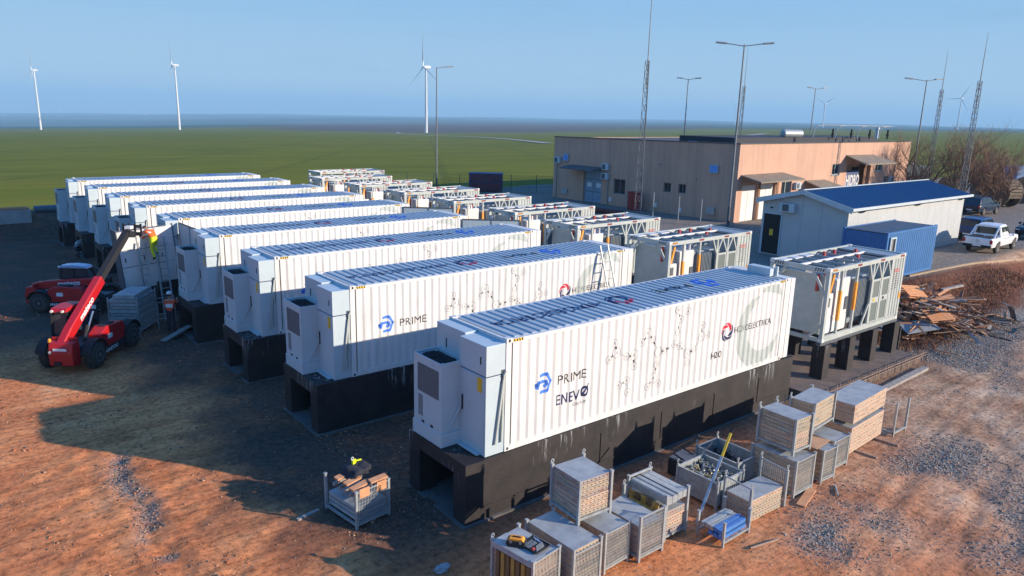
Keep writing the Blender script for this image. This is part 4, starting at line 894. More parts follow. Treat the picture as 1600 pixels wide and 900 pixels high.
# ladder on the second container
def ladder(name, label, p0, p1, wdt, n, mat_, side=(1,0,0), cat='ladder'):
    t = thing(name, label, cat, p0); p0, p1 = Vector((0,0,0)), Vector(p1)-Vector(p0); s = Vector(side).normalized()*wdt/2
    for k in (-1,1): MB().bar(p0+s*k, p1+s*k, .07 if wdt>.3 else .05, .04).build('rail', mat_, t)
    for k in range(1, n): q = p0.lerp(p1, k/n); MB().bar(q-s, q+s, .035, .03).build('rung', mat_, t)
    return t
ladder('ladder', 'aluminium ladder leaning on the far end of the second container', (10.35,5.35,.0), (10.2,6.80,4.80), .42, 15, GALV)
m = MB(); pr = None
for k in range(30):
    x_ = 32.2+k*.55; y_ = 4.35-.085*(x_-32.2); c_ = Vector((x_,y_,tz(x_,y_)+.02))
    if pr: m.bar(pr, c_, .16, .12)
    pr = c_
tag(m.build('kerb', pm('sandy kerb', (.42,.30,.19), (.34,.24,.15), 2, .9)), kind='structure')
# ---------------------------------------------------------------- timber heap on the bank
def pallet(x, y, z, rx, ry, rz, label):
    WOODO = pm('orange pallet timber', (.72,.34,.15), (.55,.24,.10), 6, .8, bmp=.3)
    t = thing('pallet', label, 'pallet', (x,y,z), R(rz), 'wooden pallets on the timber heap', (R(rx), R(ry)))
    for k in range(7): MB().box(.0,1.2,.0+k*.115,.085+k*.115,.12,.142).build('deck_board', WOODO, t)
    for a in (0,.55,1.1): MB().box(a,a+.1,0,.775,.10,.12).build('stringer', WOODO, t); 
    for a in (0,.55,1.1):
        for b3 in (0,.34,.67): MB().box(a,a+.1,b3,b3+.1,.02,.10).build('block', WOODO, t)
    for b3 in (0,.34,.67): MB().box(0,1.2,b3,b3+.1,0,.02).build('bottom_board', WOODO, t)
    return t
def heap(x, y): return tz(x, y)
pallet(24.3,2.1,heap(24.3,2.1)+.75, 62,6,-8, 'pallet standing steeply at the upper left of the timber heap')
pallet(25.6,1.5,heap(25.6,1.5)+.95, 30,6,-16, 'light orange pallet lying tilted in the middle of the heap')
pallet(25.2,.2,heap(25.2,.2)+.62, 24,-4,-30, 'low pallet at the foot of the heap beside the pale gravel')
pallet(26.8,3.0,heap(26.8,3.0)+.15, 10,-8,12, 'pallet at the top of the bank below the blue container')
pallet(27.4,1.2,heap(27.4,1.2)+.95, -14,16,35, 'broken pallet right of the middle of the heap')
for k, (x,y,rx,ry,rz) in enumerate(((23.9,.6,16,-6,-28),(23.5,1.5,14,-4,-20))):
    o = single(MB().box(0,1.7,0,.9,0,.02), 'plywood_sheet', PLYT, ['grey plywood sheet sliding down the left foot of the timber heap','dark plywood sheet tucked under the steep pallet'][k], 'plywood', (x,y,heap(x,y)+.28)); o.rotation_euler = (R(rx),R(ry),R(rz))
g = random.Random(4); BRD = [MB().box(0,ln,0,wd*1.25,0,.04).mesh('board', mt) for ln in (.7,1.2,1.8) for wd, mt in ((.1,WOODO),(.08,pm('dark wet timber',(.22,.10,.055),(.13,.06,.035),5,.85)),(.12,WOODG),(.07,WOOD),(.09,pm('dark wet timber',(.22,.10,.055))))]
for k in range(290):
    a = g.gauss(0,1); x = 27.8+a*1.9+g.uniform(-.6,.6); y = .75+g.gauss(0,.8)-.12*(x-27.6)
    zz = heap(x, y)+.05+max(0,1.0-.17*abs(x-27.6)-.25*abs(y-.9))*g.random()
    bd = g.choice(BRD); lb_ = {'fresh pallet timber':'pale orange','dark wet timber':'dark wet','grey timber':'grey weathered','weathered timber':'brown weathered'}[bd.materials[0].name]
    o = link('board', bd, None, (x-.5, y, zz), (g.uniform(-.5,.5), g.gauss(0,.25), g.gauss(-.9,.9) if g.random() < .6 else g.uniform(0,3.1)))
    tag(o, 'loose %s board lying in the timber heap on the bank' % lb_, 'board', 'loose boards of the timber heap')
o = single(MB().box(0,2.2,0,.16,0,.1), 'timber_beam', WOODG, 'thick grey beam lying on the mound right of the heap', 'beam', (31.5,2.2,tz(31.5,2.2)+.15), R(-5))
# bent dark sheet on the mound
m = MB(); vs = []; fs = []
for i_ in range(9):
    for j_ in range(2): t_ = i_/8.; vs.append((t_*.9+.15*math.sin(t_*5), j_*.7, .9*(1-t_)**1.5+.12*math.sin(t_*9)))
for i_ in range(8): fs.append((2*i_,2*i_+1,2*i_+3,2*i_+2))
m.add(vs, fs); o = m.build('tarpaulin', DGREY); sm_ = o.modifiers.new('thick','SOLIDIFY'); sm_.thickness = .03; o.location = (31.2,-.9,tz(31.2,-.9)+.05); o.rotation_euler = (0,0,-.9); tag(o, 'crumpled dark tarpaulin slumped on the slope of the mound', 'tarpaulin')
# dry brush covering the bank and mound
def brush(name, label, pts, n, hgt, mats, seed, rad=.004):
    g = np.random.default_rng(seed); V = []; F = []; 
    for k in range(n):
        c = pts[g.integers(len(pts))]; x = c[0]+g.normal()*c[2]; y = c[1]+g.normal()*c[3]; z = tz(x,y); h_ = hgt*(.4+g.random()); a = g.uniform(0,6.28); l_ = g.uniform(.3,1.3)*h_
        p0 = np.array([x,y,z]); p1 = p0+np.array([math.cos(a)*l_*.4, math.sin(a)*l_*.4, h_*.7]); p2 = p1+np.array([math.cos(a)*l_*.5, math.sin(a)*l_*.5, h_*g.uniform(-.3,.35)]); s = np.array([-math.sin(a), math.cos(a), 0])*rad*(.6+g.random())
        b0 = len(V); V += [p0-s,p0+s,p1+s,p1-s,p2]; F += [(b0,b0+1,b0+2,b0+3),(b0+3,b0+2,b0+4)]
    me = bpy.data.meshes.new(name); me.from_pydata([tuple(v) for v in V], [], F)
    for mt in mats: me.materials.append(mt)
    me.polygons.foreach_set('material_index', [int(i/2) % len(mats) for i in range(len(F))])
    return tag(link(name, me), label, None, None, 'stuff')
BR = [pm('dry bramble', (.24,.085,.035), (.14,.05,.025), 5, .9), pm('dead grass', (.36,.17,.07), (.22,.10,.04), 5, .9), pm('dark twig', (.07,.035,.022), None, 5, .9)]
brush('brush', 'reddish brown brambles over the mound at the right edge', [(37.5,1.4,2.6,.8),(40,1.8,1.6,.7),(35,1.2,1.4,.6)], 2600, .16, BR, 3, .011)
brush('brush', 'dry brown weeds on the bank under the timber heap', [(23.6,.7,.9,.7),(26,.2,1.6,.5),(31,1.0,1.6,.8),(24.3,2.2,.8,.8),(28.5,3,2.,.5)], 8000, .22, BR, 5, .009)
# ---------------------------------------------------------------- people
SKIN = pm('skin', (.45,.27,.19), None, 5, .6)
JORA = pm('orange hi-vis cloth', (.90,.16,.02), (.75,.11,.015), 6, .8); JRED = pm('red-orange vest', (.75,.10,.03), None, 6, .8)
TYEL = pm('yellow hi-vis cloth', (.60,.68,.02), (.5,.58,.02), 6, .8); DARKC = pm('dark work cloth', (.025,.028,.04), (.04,.04,.05), 6, .9)
STRIPE = pm('reflective stripe', (.75,.75,.72), None, 6, .4); HELM = pm('white helmet', (.75,.77,.80), None, 3, .3); GREYC = pm('grey cloth', (.20,.21,.23), None, 5, .9); BOOT = pm('boot', (.03,.025,.02), None, 5, .8)
HAIR = pm('dark hair', (.03,.02,.015), None, 5, .9)
def person(loc, rz, label, J, top, legs, helmet=True):
    """J: joints in the figure's own frame (x forward, y left, z up)."""
    E = [('pelvis','waist'),('waist','chest'),('chest','neck'),('neck','head0'),('head0','head1'),
         ('chest','sh_l'),('sh_l','el_l'),('el_l','wr_l'),('wr_l','pa_l'),('chest','sh_r'),('sh_r','el_r'),('el_r','wr_r'),('wr_r','pa_r'),
         ('pelvis','hi_l'),('hi_l','kn_l'),('kn_l','an_l'),('an_l','to_l'),('pelvis','hi_r'),('hi_r','kn_r'),('kn_r','an_r'),('an_r','to_r')]
    RAD = dict(pelvis=.165,waist=.165,chest=.185,neck=.065,head0=.085,head1=.098,sh=.10,el=.07,wr=.045,pa=.038,hi=.12,kn=.085,an=.058,to=.045)
    P = {k: Vector(v) for k, v in J.items()}
    for s in 'lr':    # palm, five fingers
        dr = (P['wr_'+s]-P['el_'+s]).normalized(); P['pa_'+s] = P['wr_'+s]+dr*.07
        side = dr.cross(Vector((0,0,1))); side = side.normalized() if side.length > .1 else Vector((0,1,0)); curl = Vector((0,0,-1))
        for k in range(4):
            b0 = P['pa_'+s]+side*(.030-.020*k)+dr*.02; b1 = b0+dr*(.045-.006*abs(k-1)); b2 = b1+dr*.022+curl*.03
            P['f%da_%s'%(k,s)] = b0; P['f%db_%s'%(k,s)] = b1; P['f%dc_%s'%(k,s)] = b2; E += [('pa_'+s,'f%da_%s'%(k,s)),('f%da_%s'%(k,s),'f%db_%s'%(k,s)),('f%db_%s'%(k,s),'f%dc_%s'%(k,s))]
        P['ta_'+s] = P['wr_'+s]+dr*.03+side*.045; P['tb_'+s] = P['ta_'+s]+dr*.035+side*.02; E += [('wr_'+s,'ta_'+s),('ta_'+s,'tb_'+s)]
    names = list(P); idx = {k: i for i, k in enumerate(names)}
    me = bpy.data.meshes.new('person_body'); me.from_pydata([P[k] for k in names], [(idx[a],idx[b]) for a,b in E], [])
    o = bpy.data.objects.new('tmp', me); COL.objects.link(o); md = o.modifiers.new('skin','SKIN')
    for k in names:
        key = k.split('_')[0]; rr = .0095 if key[0] in 'ft' and len(key) > 1 and (key[0] == 'f' or key in ('ta','tb')) else RAD.get(key, .05)
        me.skin_vertices[0].data[idx[k]].radius = (rr, rr)
    me.skin_vertices[0].data[idx['pelvis']].use_root = True
    sb = o.modifiers.new('sub','SUBSURF'); sb.levels = sb.render_levels = 1
    dg = bpy.context.evaluated_depsgraph_get(); m2 = bpy.data.meshes.new_from_object(o.evaluated_get(dg)); bpy.data.objects.remove(o)
    m2.materials.clear()
    for mt in (top, legs, SKIN, STRIPE, BOOT): m2.materials.append(mt)
    cc_ = np.zeros(len(m2.polygons)*3); m2.polygons.foreach_get('center', cc_); cc_ = cc_.reshape(-1,1,3)
    SA = np.array([P[a] for a,_ in E])[None]; SB = np.array([P[b] for _,b in E])[None]; AB = SB-SA
    TT = np.clip(((cc_-SA)*AB).sum(-1)/np.maximum((AB**2).sum(-1),1e-9),0,1); DD = np.linalg.norm(SA+AB*TT[...,None]-cc_,axis=-1); bi = DD.argmin(1)
    for fi, f in enumerate(m2.polygons):
        na, nb = E[bi[fi]]; tt = TT[fi, bi[fi]]; k = nb.split('_')[0]
        if k in ('kn',) or (k == 'hi') or (na == 'pelvis' and k == 'waist' and tt < .3): mi = 1
        elif k == 'an': mi = 3 if .15 < tt < .27 else (4 if tt > .85 else 1)
        elif k == 'to': mi = 4
        elif k in ('head0','head1','pa') or k[0] == 'f' or k in ('ta','tb') or (k == 'neck' and tt > .6): mi = 2
        elif k == 'chest' and .35 < tt < .55: mi = 3
        elif k == 'wr' and .3 < tt < .5: mi = 3
        else: mi = 0
        f.material_index = mi; f.use_smooth = True
    t = thing('person', label, 'person', loc, rz); link('body', m2, t)
    hd = P['head1']; up = (P['head1']-P['head0']).normalized(); fw = Vector(J.get('face', (1,0,0))).normalized(); fw = (fw-up*fw.dot(up)).normalized(); lf = up.cross(fw)
    MB().lathe(hd+up*(.02), up, [(-.01,.118),(.02,.122),(.06,.112),(.10,.085),(.125,.045),(.132,.01)], 14).obox(hd+up*.02+fw*.12, fw*.045, lf*.07, up*.006).build('helmet', HELM, t, smooth=True)
    MB().lathe(hd-up*.05-fw*.03, up, [(-.03,.07),(.0,.096),(.06,.104)], 12).build('hair', HAIR, t)
    m = MB(); c = hd-up*.02+fw*.095
    m.obox(c+fw*.012-up*.02, fw*.018, lf*.010, up*.022)
    for s in (-1,1): m.obox(hd-up*.02+lf*.1*s, fw*.018, lf*.012, up*.03)
    m.build('nose_and_ears', SKIN, t)
    for s in (-1,1): MB().obox(c+lf*.034*s+up*.004, fw*.004, lf*.012, up*.006).build('eye', BLACK, t)
    MB().obox(c-up*.062-fw*.006, fw*.004, lf*.024, up*.005).build('mouth', pm('lips', (.35,.12,.10)), t)
    return t
STAND = dict(pelvis=(0,0,.94),waist=(0,0,1.1),chest=(.01,0,1.33),neck=(.02,0,1.50),head0=(.03,0,1.58),head1=(.04,0,1.69),
  sh_l=(0,.18,1.40),el_l=(.02,.24,1.13),wr_l=(.12,.24,.90),pa_l=(0,0,0),sh_r=(0,-.18,1.40),el_r=(.02,-.24,1.13),wr_r=(.14,-.22,.92),pa_r=(0,0,0),
  hi_l=(0,.10,.90),kn_l=(.04,.11,.50),an_l=(0,.12,.09),to_l=(.14,.14,.05),hi_r=(0,-.10,.90),kn_r=(-.02,-.11,.50),an_r=(-.10,-.12,.09),to_r=(.04,-.14,.05))
j = dict(STAND); person((-5.25,22.1,0), R(70), 'person in dark work clothes and a white helmet standing behind the red boom', j, DARKC, DARKC)
j = dict(STAND); j.update(el_r=(.22,-.22,1.22), wr_r=(.42,-.18,1.36), el_l=(.20,.22,1.2), wr_l=(.40,.16,1.30))
person((-2.55,20.45,0), R(60), 'person in a red-orange vest and white helmet at the foot of the ladder', j, JRED, DARKC)
j = dict(STAND); j.update(pelvis=(0,0,.62),waist=(.10,0,.76),chest=(.24,0,.92),neck=(.33,0,1.04),head0=(.38,0,1.10),head1=(.44,0,1.19),sh_l=(.22,.18,.98),el_l=(.34,.22,.72),wr_l=(.48,.16,.55),sh_r=(.22,-.18,.98),el_r=(.34,-.22,.72),wr_r=(.46,-.16,.52),hi_l=(0,.10,.60),kn_l=(.32,.13,.42),an_l=(.06,.14,.09),to_l=(.20,.15,.05),hi_r=(0,-.10,.60),kn_r=(.28,-.13,.40),an_r=(-.05,-.12,.09),to_r=(.09,-.14,.05),face=(.8,0,-.6))
person((-3.1,40.7,0), R(20), 'person in grey and white clothes crouching beside the plinths in the distance', j, GREYC, DARKC)
j = dict(STAND); j.update(pelvis=(0,0,.96),waist=(.10,0,1.12),chest=(.32,0,1.26),neck=(.46,.0,1.35),head0=(.53,0,1.39),head1=(.63,0,1.43),sh_l=(.30,.18,1.30),el_l=(.50,.20,1.06),wr_l=(.66,.16,.90),sh_r=(.30,-.18,1.30),el_r=(.52,-.18,1.04),wr_r=(.68,-.12,.88),hi_l=(0,.10,.92),kn_l=(.08,.11,.50),an_l=(-.06,.10,.10),to_l=(.07,.11,.05),hi_r=(0,-.10,.92),kn_r=(.16,-.11,.62),an_r=(-.02,-.10,.32),to_r=(.10,-.11,.28),face=(.6,0,-.8))
person((-2.30,23.30,2.72), R(115), 'person in an orange jacket and yellow trousers bending over the top of the white housing', j, JORA, TYEL)
# ---------------------------------------------------------------- hoisted three-door housing
t = thing('door_housing', 'white three-door housing hoisted in front of the fifth container, worker above it', 'electrical housing', (-3.62,23.72,1.30), R(1), tilt=(0,R(-4)))
MB().box(0,2.46,.03,.09,.0,2.80).box(0,.05,.09,1.1,0,2.8).box(2.41,2.46,.09,1.1,0,2.8).box(0.05,2.41,.09,1.1,.0,.05).build('shell', DGREY, t)
for k in range(3):
    x0 = .045+k*.80
    for z0, z1 in ((.03,1.08),(1.10,1.86),(1.88,2.76)):
        dr = MB().box(x0,x0+.755,.0,.03,z0,z1-.012).build('door_leaf', WHITE, t, bevel=.004)
        if z0 > 1 and z0 < 1.5: MB().box(x0+.16,x0+.20,-.015,.005,z0+.22,z0+.42).build('handle', BLACK, dr)
for x in (.0,.80,1.6,2.42): MB().box(x,x+.035,-.02,.0,.0,2.86).build('frame_tube', DGREY if x in (0,2.42) else GALVD, t)
for x in (.2,1.1,2.3): MB().tube((x,.05,2.8),(x,.05,2.98),.02,n=6).build('lifting_pin', GALVD, t)
t = thing('side_sheet', 'white sheet wall standing edge-on between the hoisted housing and the fourth container', 'wall panel', (-1.08,23.68,1.62), R(-87.5))
MB().box(0,3.1,-.02,.02,.0,2.66).build('sheet', WHITE2, t); m = MB().box(0,3.12,-.03,.03,2.66,2.72)
m.build('dark_edge', DGREY, t)
for x in (.02,1.5,3.05): MB().box(x,x+.05,-.05,-.02,0,2.66).build('post', GALVD, t)
ladder('ladder', 'ladder leaning on the hoisted housing under the man in orange', (-2.10,22.45,.0), (-2.05,23.55,3.75), .42, 13, GALVD)
ladder('ladder', 'second ladder, left of the bending worker, reaching the boom head', (-2.90,22.9,.0), (-2.78,23.58,3.55), .34, 12, GALVD)
t = thing('scaffold', 'low dark steel trestle standing between the two ladders', 'trestle', (-2.9,21.2,0), R(4))
for a, b3 in ((0,0),(1.0,0),(0,.8),(1.0,.8)): MB().tube((a,b3,0),(a,b3,1.25),.025,n=6).build('post', GALVD, t)
for z in (.45,1.2): MB().tube((0,0,z),(1,0,z),.02,n=6).tube((0,.8,z),(1,.8,z),.02,n=6).build('rail', GALVD, t)
single(MB().box(0,1.6,-.14,.14,0,.05), 'ramp_board', WOODG, 'pale board sloping up to the fourth plinth near the red vest', 'board', (-3.25,19.1,.02), R(33)).rotation_euler = (0,R(-9),R(33))
# covered stack of formwork
t = thing('formwork_stack', 'dark grey stack of formwork panels behind the front red telehandler', 'panel stack', (-3.85,20.55,0), R(55))
for k in range(10):
    MB().box(0+.01*(k%2),1.9,0,1.15-.02*(k%3),.12+k*.15,.25+k*.15).build('formwork_panel', [PLYT, GALVD][k % 2], t, bevel=.005)
MB().box(.1,1.75,.1,1.0,1.62,1.78).build('formwork_panel', PLYT, t)
for a in (0,1.86): 
    for b3 in (-.05,1.16): MB().box(a,a+.06,b3,b3+.05,0,1.7).build('post', GALVD, t)
t = thing('safety_cone', 'small striped dark cone standing in front of the formwork stack', 'cone', (-4.15,21.75,0))
MB().box(-.2,.2,-.2,.2,0,.04).build('base', BLACK, t); MB().lathe((0,0,.04),(0,0,1),[(0,.15),(.28,.11)],12).lathe((0,0,.44),(0,0,1),[(0,.09),(.22,.05),(.42,.035)],12).build('cone_body', BLACK, t); MB().lathe((0,0,.32),(0,0,1),[(0,.108),(.12,.092)],12).build('stripe', STRIPE, t)
# ---------------------------------------------------------------- telehandlers
TGL = pm('cab glass', (.03,.04,.05), (.05,.06,.07), 2, .08)
HUB = pm('wheel rim grey', (.16,.15,.15), (.09,.08,.08), 5, .6)
LAMPW = pm('lamp glass', (.9,.85,.7), None, 3, .2)
def wheel(t, x, y, r_, w_, rim, s=1, name='wheel', lug=18):
    wh = link(name, MB().lathe((0,-w_/2*s,0),(0,s,0),[(0,r_*.80),(w_*.12,r_*.93),(w_*.3,r_),(w_*.7,r_),(w_*.88,r_*.93),(w_,r_*.80)],28).mesh('tyre', RUB), t, (x, y, r_))
    if lug:
        m = MB()
        for k in range(lug):
            a = 2*PI*k/lug; dirv = Vector((math.cos(a),0,math.sin(a))); tn = Vector((-math.sin(a),0,math.cos(a)))
            for q in (-1,1): m.obox(dirv*(r_+.012)+Vector((0,q*w_*.22,0))+tn*q*.03, dirv*.022, Vector((0,w_*.22,0))+tn*.03*q, tn*.022)
        link('lugs', m.mesh('lugs', RUB), wh)
    link('rim', MB().lathe((0,w_*.30*s,0),(0,s,0),[(0,r_*.62),(w_*.19,r_*.60),(w_*.21,r_*.50),(w_*.12,r_*.40),(w_*.10,r_*.16),(w_*.22,r_*.14)],20).mesh('rim', rim), wh)
    return wh
def telehandler(loc, rz, label, ang, ext, working):
    t = thing('telehandler', label, 'telehandler', loc, rz, 'red telehandlers')
    DRED = REDP

    for x in (0, 2.9):
        for y, s in ((.95,1),(-.95,-1)): wheel(t, x, y, .56, .40, HUB, s)
        MB().tube((x,-.75,.56),(x,.75,.56),.10,n=8).build('axle', DGREY, t)
    MB().box(-.55,3.35,-.42,.42,.42,.95).build('chassis', DGREY, t, bevel=.03)
    MB().prism([(-1.02,.38),(-.50,.30),(-.45,1.22),(-.62,1.36),(-.95,1.32),(-1.05,.9)], -.62,.36).build('counterweight', DRED, t, bevel=.04)
    MB().box(-1.06,-1.03,-.40,.14,1.02,1.12).build('name_plate', STK, t); MB().box(-1.08,-1.02,-.14,.14,.42,.56).build('tow_hitch', BLACK, t)
    for y in (-.5,.28):
        MB().tube((-1.0,y,.95),(-1.06,y,.95),.06,n=10).build('tail_lamp', REDC if y<0 else LAMPW, t)
    MB().lathe((-.75,.42,1.30),(0,0,1),[(0,.07),(.12,.06),(.16,.02)],10).build('beacon', ORA, t)
    # fenders
    for x in (0,2.9):
        for y in (-.95,.95):
            m = MB(); pr = None
            for k in range(9):
                a = R(15+150*k/8); p = Vector((x+.68*math.cos(a),0,.56+.68*math.sin(a)))
                if pr is not None: m.bar(pr+Vector((0,y,0)), p+Vector((0,y,0)), .40, .03, up=(math.cos(a),0,math.sin(a)))
                pr = p
            m.build('fender', BLACK, t)
    # engine hood on the right side
    MB().prism([(.42,.62),(2.35,.62),(2.45,1.15),(2.25,1.42),(.95,1.52),(.45,1.30)], -1.02,-.45).build('engine_hood', DRED, t, bevel=.05)
    MB().box(.9,1.7,-.92,-.6,1.46,1.53).build('hood_grille', BLACK, t); MB().box(.95,1.30,-1.032,-1.02,.95,1.15).build('sticker', STK, t)
    o = link('lettering', text_mesh('MANITOU', .22, .006, 1.05), t, (.55,-1.055,.42), (PI/2,0,0)); o.data.materials.append(STK)
    MB().box(.45,2.4,-1.05,-.9,.38,.62).build('side_skirt', BLACK, t)
    # cab on the left
    cz0, cz1 = .75, 2.32
    MB().prism([(.35,.62),(2.05,.62),(2.25,1.15),(.35,1.15)],   .35,1.02).build('cab_base', DRED if working else DGREY, t, bevel=.03)
    gl = MB().prism([(.42,1.15),(2.2,1.15),(1.85,2.2),(.55,2.2)], .38,.99).build('cab_glass', TGL, t)
    m = MB()
    for y in (.36,1.0):
        for a, b3 in (((.38,1.12),(.50,2.25)),((2.24,1.12),(1.88,2.25)),((1.25,1.12),(1.2,2.25)),((.50,2.22),(1.88,2.22))): m.bar((a[0],y,a[1]),(b3[0],y,b3[1]),.06,.06)
    for a in ((.38,1.14),(2.24,1.14)): m.bar((a[0],.36,a[1]),(a[0],1.0,a[1]),.06,.06)
    m.build('cab_frame', BLACK, t)
    MB().prism([(.40,2.22),(1.98,2.22),(1.85,2.36),(1.2,2.42),(.52,2.38)], .32,1.04).build('cab_roof', REDP if working else pm('pale roof glass', (.30,.42,.60), None, 3, .2), t, bevel=.04)
    for y in (.45,.9): MB().tube((.40,y,2.28),(.33,y,2.28),.055,n=10).build('work_lamp', LAMPW, t)
    # boom
    pv = Vector((-.55,-.05,1.35)); dv = Vector((math.cos(R(ang)),0,math.sin(R(ang)))); up = Vector((-dv.z,0,dv.x))
    MB().bar(pv+Vector((.0,-.30,-.5)),pv+Vector((0,-.30,.12)),.5,.06).bar(pv+Vector((.0,.22,-.5)),pv+Vector((0,.22,.12)),.5,.06).build('boom_mount', REDP, t)
    b_ = MB(); q0, q1 = pv-dv*.3, pv+dv*3.55
    vs = []
    for c, hh in ((q0,.12),(q0+dv*.8,.21),(q1,.20)):
        for yy, zz in ((-.18,-hh),(.14,-hh),(.18,-hh+.06),(.18,hh-.06),(.14,hh),(-.14,hh),(-.18,hh-.06)): vs.append(c+Vector((0,yy,0))+up*zz)
    nn = 7; fs = [(k*nn+i_, k*nn+(i_+1)%nn, (k+1)*nn+(i_+1)%nn, (k+1)*nn+i_) for k in range(2) for i_ in range(nn)]+[tuple(range(nn)), tuple(range(2*nn,3*nn))]
    b_.add(vs, fs); bo = b_.build('outer_boom', REDP, t)
    tm = text_mesh('mateco', .38, .015, 1.1, shear=.12); tm.materials.append(STK)
    o = link('lettering', tm, bo); M3 = Matrix((dv, up, Vector((0,-1,0)))).transposed().to_4x4(); M3.translation = pv+dv*1.15-up*.12+Vector((0,-.192,0)); o.matrix_local = M3
    if ext > 0:
        MB().bar(q1-dv*.2, q1+dv*ext, .26, .30).build('inner_boom', BLACK, t)
        MB().tube(pv+Vector((.9,-.28,-.35)), pv+dv*1.9-up*.30+Vector((0,-.28,0)),.045,n=8).build('lift_piston', pm('chrome rod', (.7,.7,.7), None, 3, .2, .9), t)
        MB().tube(pv+Vector((.9,-.28,-.35)), pv+dv*1.2-up*.42+Vector((0,-.28,0)),.075,n=8).build('lift_cylinder', BLACK, t)
        e = q1+dv*ext
        MB().bar(e, e+Vector((.55,0,-.12)),.34,.30).bar(e+Vector((.1,0,.12)),e+Vector((.75,0,.22)),.12,.12).build('boom_head', BLACK, t)
        fr = MB().bar(e+Vector((.62,-.45,-.10)),e+Vector((.62,.45,-.10)),.10,.16).bar(e+Vector((.62,-.45,.26)),e+Vector((.62,.45,.26)),.10,.14)
        for y in (-.42,-.14,.14,.42): fr.bar(e+Vector((.62,y,-.2)),e+Vector((.62,y,.4)),.07,.07)
        fr.build('fork_carriage', BLACK, t)
        for y in (-.35,.35): MB().bar(e+Vector((.66,y,-.22)),e+Vector((1.35,y,-.22)),.12,.05).build('fork', DGREY, t)
        MB().box(e.x+.2,e.x+.5,-.18,.1,e.z+.18,e.z+.32).build('white_plate', STK, t)
    else:
        MB().bar(q1-dv*.2, q1+dv*.5, .26, .30).build('inner_boom', BLACK, t)
    return t
telehandler((-6.72,17.80,0), R(51.6), 'front red telehandler, its boom raised towards the white housing', 31.5, 3.1, True).scale = (.90,.90,.90)
telehandler((-6.15,27.7,0), R(-38), 'second red telehandler parked in the shade behind the front one', 5, 0, False).scale = (.86,.86,.86)
